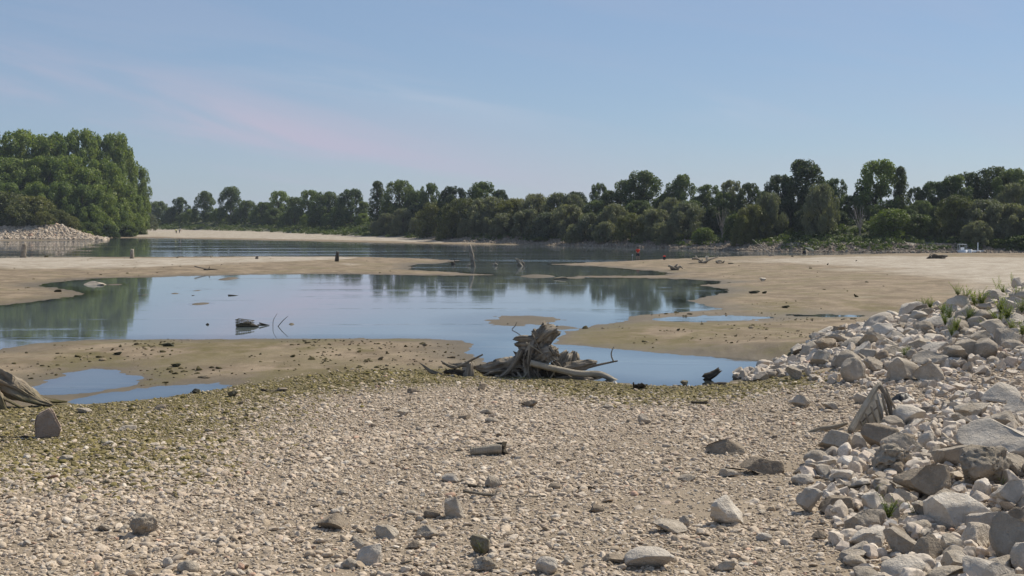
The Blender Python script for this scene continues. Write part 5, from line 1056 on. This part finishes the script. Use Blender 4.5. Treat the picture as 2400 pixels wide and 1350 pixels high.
def lathe(name, prof, m, parent, seg=20):
    V = [(r * math.cos(6.2832 * k / seg), r * math.sin(6.2832 * k / seg), z) for r, z in prof for k in range(seg)]
    Fq = [(i * seg + k, i * seg + (k + 1) % seg, (i + 1) * seg + (k + 1) % seg, (i + 1) * seg + k) for i in range(len(prof) - 1) for k in range(seg)]
    return link(name, mesh_np(name, V, Fq, True), parent, m)
T = Thing('white_bucket', 1657, 609, 'white bucket standing behind the bleached driftwood', 'bucket')
bsh = lathe('shell', [(0.001, .01), (.15, .01), (.19, .36), (.20, .36), (.20, .38), (.17, .38), (.14, .04), (.001, .04)], M['white_paint'], T.e)
link('handle', tubes_mesh('handle', [([(-.19, 0, .36), (-.14, 0, .46), (0, 0, .50), (.14, 0, .46), (.19, 0, .36)], [.008] * 5)], M['metal'], 5), bsh)
# angler's gear on the sand crest
T = Thing('fishing_rod', 1810, 600, 'long pale fishing rod slanting up from the sand crest', 'fishing rod')
bar(T, 'blank', (1812, 599), (1789, 581), .55, 'rod'); bar(T, 'tip_section', (1789, 581), (1764, 561), .35, 'rod'); bar(T, 'grip', (1814, 600.5), (1809, 597), .9, 'black_plastic'); bar(T, 'reel', (1808, 598.5), (1809.5, 599.5), 1.1, 'black_plastic')
T = Thing('tackle_box', 1806, 600, 'tan tackle box beside the slanting fishing rod', 'box')
def boxm(name, sx, sy, sz, m, parent, loc=(0, 0, 0), bev=.015):
    bm = bmesh.new(); bmesh.ops.create_cube(bm, size=1); bmesh.ops.scale(bm, vec=(sx, sy, sz), verts=bm.verts); bmesh.ops.translate(bm, vec=(loc[0], loc[1], loc[2] + sz / 2), verts=bm.verts)
    bmesh.ops.bevel(bm, geom=list(bm.edges), offset=bev, segments=2, affect='EDGES'); me = bpy.data.meshes.new(name); bm.to_mesh(me); bm.free(); me.materials.append(m); return link(name, me, parent)
boxm('case', .42, .26, .2, M['plastic'], T.e); ld = boxm('lid', .44, .28, .06, M['plastic'], T.e, (0, 0, .2)); link('handle', tubes_mesh('handle', [([(-.1, 0, .26), (-.08, 0, .32), (.08, 0, .32), (.1, 0, .26)], [.012] * 4)], M['black_plastic'], 5), ld)
T = Thing('rod_stand', 1814, 600, 'short tan rod stand at the butt of the fishing rod', 'rod stand'); bar(T, 'upright', (1815, 601), (1814, 591), .9, 'plastic'); bar(T, 'cross_bar', (1812, 592), (1817, 591), .7, 'plastic')
T = Thing('fishing_umbrella', 1896, 600, 'grey-green fishing umbrella tilted over on the sand crest', 'umbrella')
bar(T, 'pole', (1896, 600), (1898, 581), .45, 'metal')
seg = 16; prof = [(.0, .16), (.2, .145), (.42, .09), (.62, 0.0)]
um = lathe('canopy', [(max(r, .002), z) for r, z in prof], M['umbrella'], T.e, seg); um.location = T.p(1898, 584); um.rotation_euler = (R(18), R(14), 0); um.modifiers.new('thick', 'SOLIDIFY').thickness = .006
for i in range(8):
    a = 6.2832 * i / 8; o = link('rib', tubes_mesh('rib', [([(0, 0, .15), (.3 * math.cos(a), .3 * math.sin(a), .11), (.61 * math.cos(a), .61 * math.sin(a), -.004)], [.006] * 3)], M['metal'], 4), um)
T = Thing('camp_chair', 1884, 601, 'dark folding chair beside the fishing umbrella', 'chair')
boxm('seat', .42, .4, .04, M['navy_cloth'], T.e, (0, 0, .34)); boxm('backrest', .42, .05, .34, M['navy_cloth'], T.e, (0, -.19, .36))
for a in (-.19, .19):
    for b in (-.18, .18): link('leg', tubes_mesh('leg', [([(a, b, -.02), (a, -b * .2, .35)], [.014] * 2)], M['metal'], 5), T.e)
# moored boats below the far bank
def boat(px, Y, L, Bm, D, rz, label):
    X = (px - 1200) / F * Y; e = empty('moored_boat', (X, Y, 0.0), label, 'boat', rz=rz); n = 11; V = []
    for i in range(n):
        u = i / (n - 1); w = Bm / 2 * (1 - max(0, (u - .45) / .55) ** 2.2) * (.82 + .18 * min(1, u * 4)); sh_ = D * (1 + .35 * u ** 2); y0 = -L / 2 + L * u
        for a, z in ((-1, sh_), (-.92, .22 * sh_), (-.5, -.10), (0, -.14), (.5, -.10), (.92, .22 * sh_), (1, sh_)): V.append((a * max(w, .015), y0, z))
    Fq = [(i * 7 + k, i * 7 + k + 1, (i + 1) * 7 + k + 1, (i + 1) * 7 + k) for i in range(n - 1) for k in range(6)]
    o = link('hull', mesh_np('hull', V, Fq, True), e, M['white_paint']); o.modifiers.new('thick', 'SOLIDIFY').thickness = .03
    boxm('transom', Bm * .8, .04, D * .95, M['white_paint'], e, (0, -L / 2, -.02)); boxm('thwart', Bm * .85, .22, .04, M['white_paint'], e, (0, 0, D * .6)); return e
e = boat(2256, 184.0, 4.2, 1.35, .42, R(170), 'white moored boat with a thin open canopy frame')
for a in (-.5, .5):
    for b in (-.9, .5): link('canopy_post', tubes_mesh('canopy_post', [([(a, b, .3), (a, b, 1.35)], [.022] * 2)], M['white_paint'], 5), e)
link('canopy_frame', tubes_mesh('canopy_frame', [([(-.5, -.9, 1.35), (.5, -.9, 1.35)], [.022] * 2), ([(-.5, .5, 1.35), (.5, .5, 1.35)], [.022] * 2), ([(-.5, -.9, 1.35), (-.5, .5, 1.35)], [.022] * 2), ([(.5, -.9, 1.35), (.5, .5, 1.35)], [.022] * 2)], M['white_paint'], 5), e)
boxm('console', .5, .4, .7, M['white_paint'], e, (0, -.2, .2))
boat(2268, 184.2, 3.4, 1.0, .5, R(176), 'small white boat seen end-on between two larger boats'); boat(2280, 184.4, 4.0, 1.2, .42, R(120), 'low white boat moored beside the white mooring pole')
e = empty('mooring_pole', ((2292 - 1200) / F * 184, 184, -.3), 'tall white mooring pole beside the moored boats', 'pole'); lathe('shaft', [(.07, 0), (.07, 1.85), (.065, 1.9), (.001, 1.92)], M['white_paint'], e, 12); lathe('collar', [(.11, .55), (.13, .6), (.13, .8), (.11, .85)], M['white_paint'], e, 12)

# ------------------------------------------------------------------ weeds between the stones
def weed_meshes(seed, stems, hgt, leafy):
    global rng
    rng = np.random.default_rng(seed); out = []
    for s_ in range(stems):
        a = rng.uniform(0, 6.28); sp = rng.uniform(.1, .8); h = hgt * rng.uniform(.55, 1.05); dx, dy = math.cos(a) * sp * h, math.sin(a) * sp * h
        pts = [(0, 0, 0), (dx * .4, dy * .4, h * .5), (dx, dy, h)]
        n = leafy; u = np.linspace(.18, 1.0, n); bx = np.interp(u, [0, .5, 1], [0, dx * .4, dx]); by = np.interp(u, [0, .5, 1], [0, dy * .4, dy]); bz = h * u
        az = np.arange(n) * 2.4 + a; ll = hgt * .17 * (1.1 - .5 * u) * rng.uniform(.7, 1.3, n)
        dirv = np.stack([np.cos(az), np.sin(az), .55 + .3 * u], -1); dirv /= np.linalg.norm(dirv, axis=1, keepdims=True)
        base = np.stack([bx, by, bz], -1); side = np.cross(dirv, [0, 0, 1.0]); side /= np.linalg.norm(side, axis=1, keepdims=True); L = ll[:, None]; wv = side * L * .25
        tip = base + dirv * L + np.array([0, 0, -1]) * L * .22; mid = base + dirv * L * .55
        V = np.stack([base, mid + wv, tip, mid - wv], 1).reshape(-1, 3); out.append((pts, V, np.repeat(rng.random(n), 4), h))
    return out
WEEDS = []
for i, (st, h, lf) in enumerate([(16, .5, 14), (12, .75, 16), (18, .42, 12), (5, .34, 8), (3, .95, 22)]):
    W = weed_meshes(300 + i, st, h, lf); stem = tubes_mesh('stem', [(p, [.007, .005, .003]) for p, *_ in W], M['leaf_weed'], 4)
    V = np.vstack([w[1] for w in W]); WEEDS.append((stem, (lambda me: (me.materials.append(M['leaf_weed']), me)[1])(mesh_np('leaves', V, np.arange(len(V)).reshape(-1, 4), False, attrs={'leaf': ('FLOAT', np.concatenate([w[2] for w in W]))}))))
def weed(px, py, hpx, kind, label, group=None):
    g = ground(px, py); hh = [.5, .75, .42, .34, .95][kind]; k = hpx * (0.8 if group else 1.0) * g.y / F / hh; g.z += 0.16 if group else 0.03; e = empty('weed', g, label, 'plant', group, random.random() * 6.28, (k, k, k))
    link('leaves', WEEDS[kind][1], e); link('stem', WEEDS[kind][0], e)
L_W = 'leafy green weed growing among the boulders of the heap'; G_W = 'weeds growing in the boulder heap'
for px, py, hp, k in [(2160, 735, 42, 1), (2180, 735, 36, 0), (2245, 700, 40, 1), (2262, 712, 38, 0), (2285, 730, 60, 1), (2300, 728, 48, 0), (2225, 760, 46, 0), (2215, 775, 40, 2), (2240, 790, 44, 2), (2270, 765, 44, 0), (2345, 745, 60, 1), (2360, 765, 56, 0), (2340, 775, 50, 2), (2372, 790, 40, 0), (2385, 712, 44, 1), (2395, 745, 50, 1), (2130, 845, 26, 2), (2120, 850, 30, 0), (2230, 800, 34, 0), (2395, 800, 46, 0), (2300, 838, 26, 2), (2350, 700, 30, 0), (2310, 790, 36, 2), (2210, 748, 40, 1)]:
    weed(px, py, hp, k, L_W, G_W)
weed(2338, 690, 46, 4, 'tallest single weed stalk rising above the top of the heap'); weed(2372, 672, 36, 4, 'slim weed stalk beside the topmost pale boulder')
weed(2082, 1222, 52, 2, 'bushy leafy weed among the near boulders, in front of the broad pale block'); weed(2140, 1218, 40, 3, 'sparse weed sprig beside the bushy near weed')
weed(2330, 1062, 34, 3, 'weed sprig against the shaded face of the largest slab'); weed(2214, 1150, 40, 2, 'dark shaded weed under the pitted boulder'); weed(1128, 1300, 34, 3, 'green sprig growing on the algae-covered stone')
weed(2030, 1012, 22, 3, 'tiny sprig beside the dark flat-faced block'); weed(2170, 1002, 18, 3, 'tiny sprig behind the pale flat-topped boulder'); weed(2262, 940, 22, 3, 'small sprig in front of the wide pale boulder'); weed(2350, 1140, 22, 3, 'small sprig in the gap right of the pitted boulder')

# ------------------------------------------------------------------ the summer haze
bm = bmesh.new(); bmesh.ops.create_cube(bm, size=1.0); bmesh.ops.scale(bm, vec=(12500, 5800, 46), verts=bm.verts); bmesh.ops.translate(bm, vec=(0, 2780, 20.5), verts=bm.verts)
me = bpy.data.meshes.new('haze'); bm.to_mesh(me); bm.free()
hm = bpy.data.materials.new('summer_haze'); hm.use_nodes = True; hm.node_tree.nodes.clear()
ho = hm.node_tree.nodes.new('ShaderNodeOutputMaterial'); hv = hm.node_tree.nodes.new('ShaderNodeVolumePrincipled')
hv.inputs['Color'].default_value = (0.72, 0.82, 1.0, 1); hv.inputs['Density'].default_value = 0.00013; hv.inputs['Anisotropy'].default_value = 0.2
hm.node_tree.links.new(hv.outputs[0], ho.inputs['Volume'])
tag(link('haze', me, None, hm), kind='stuff')
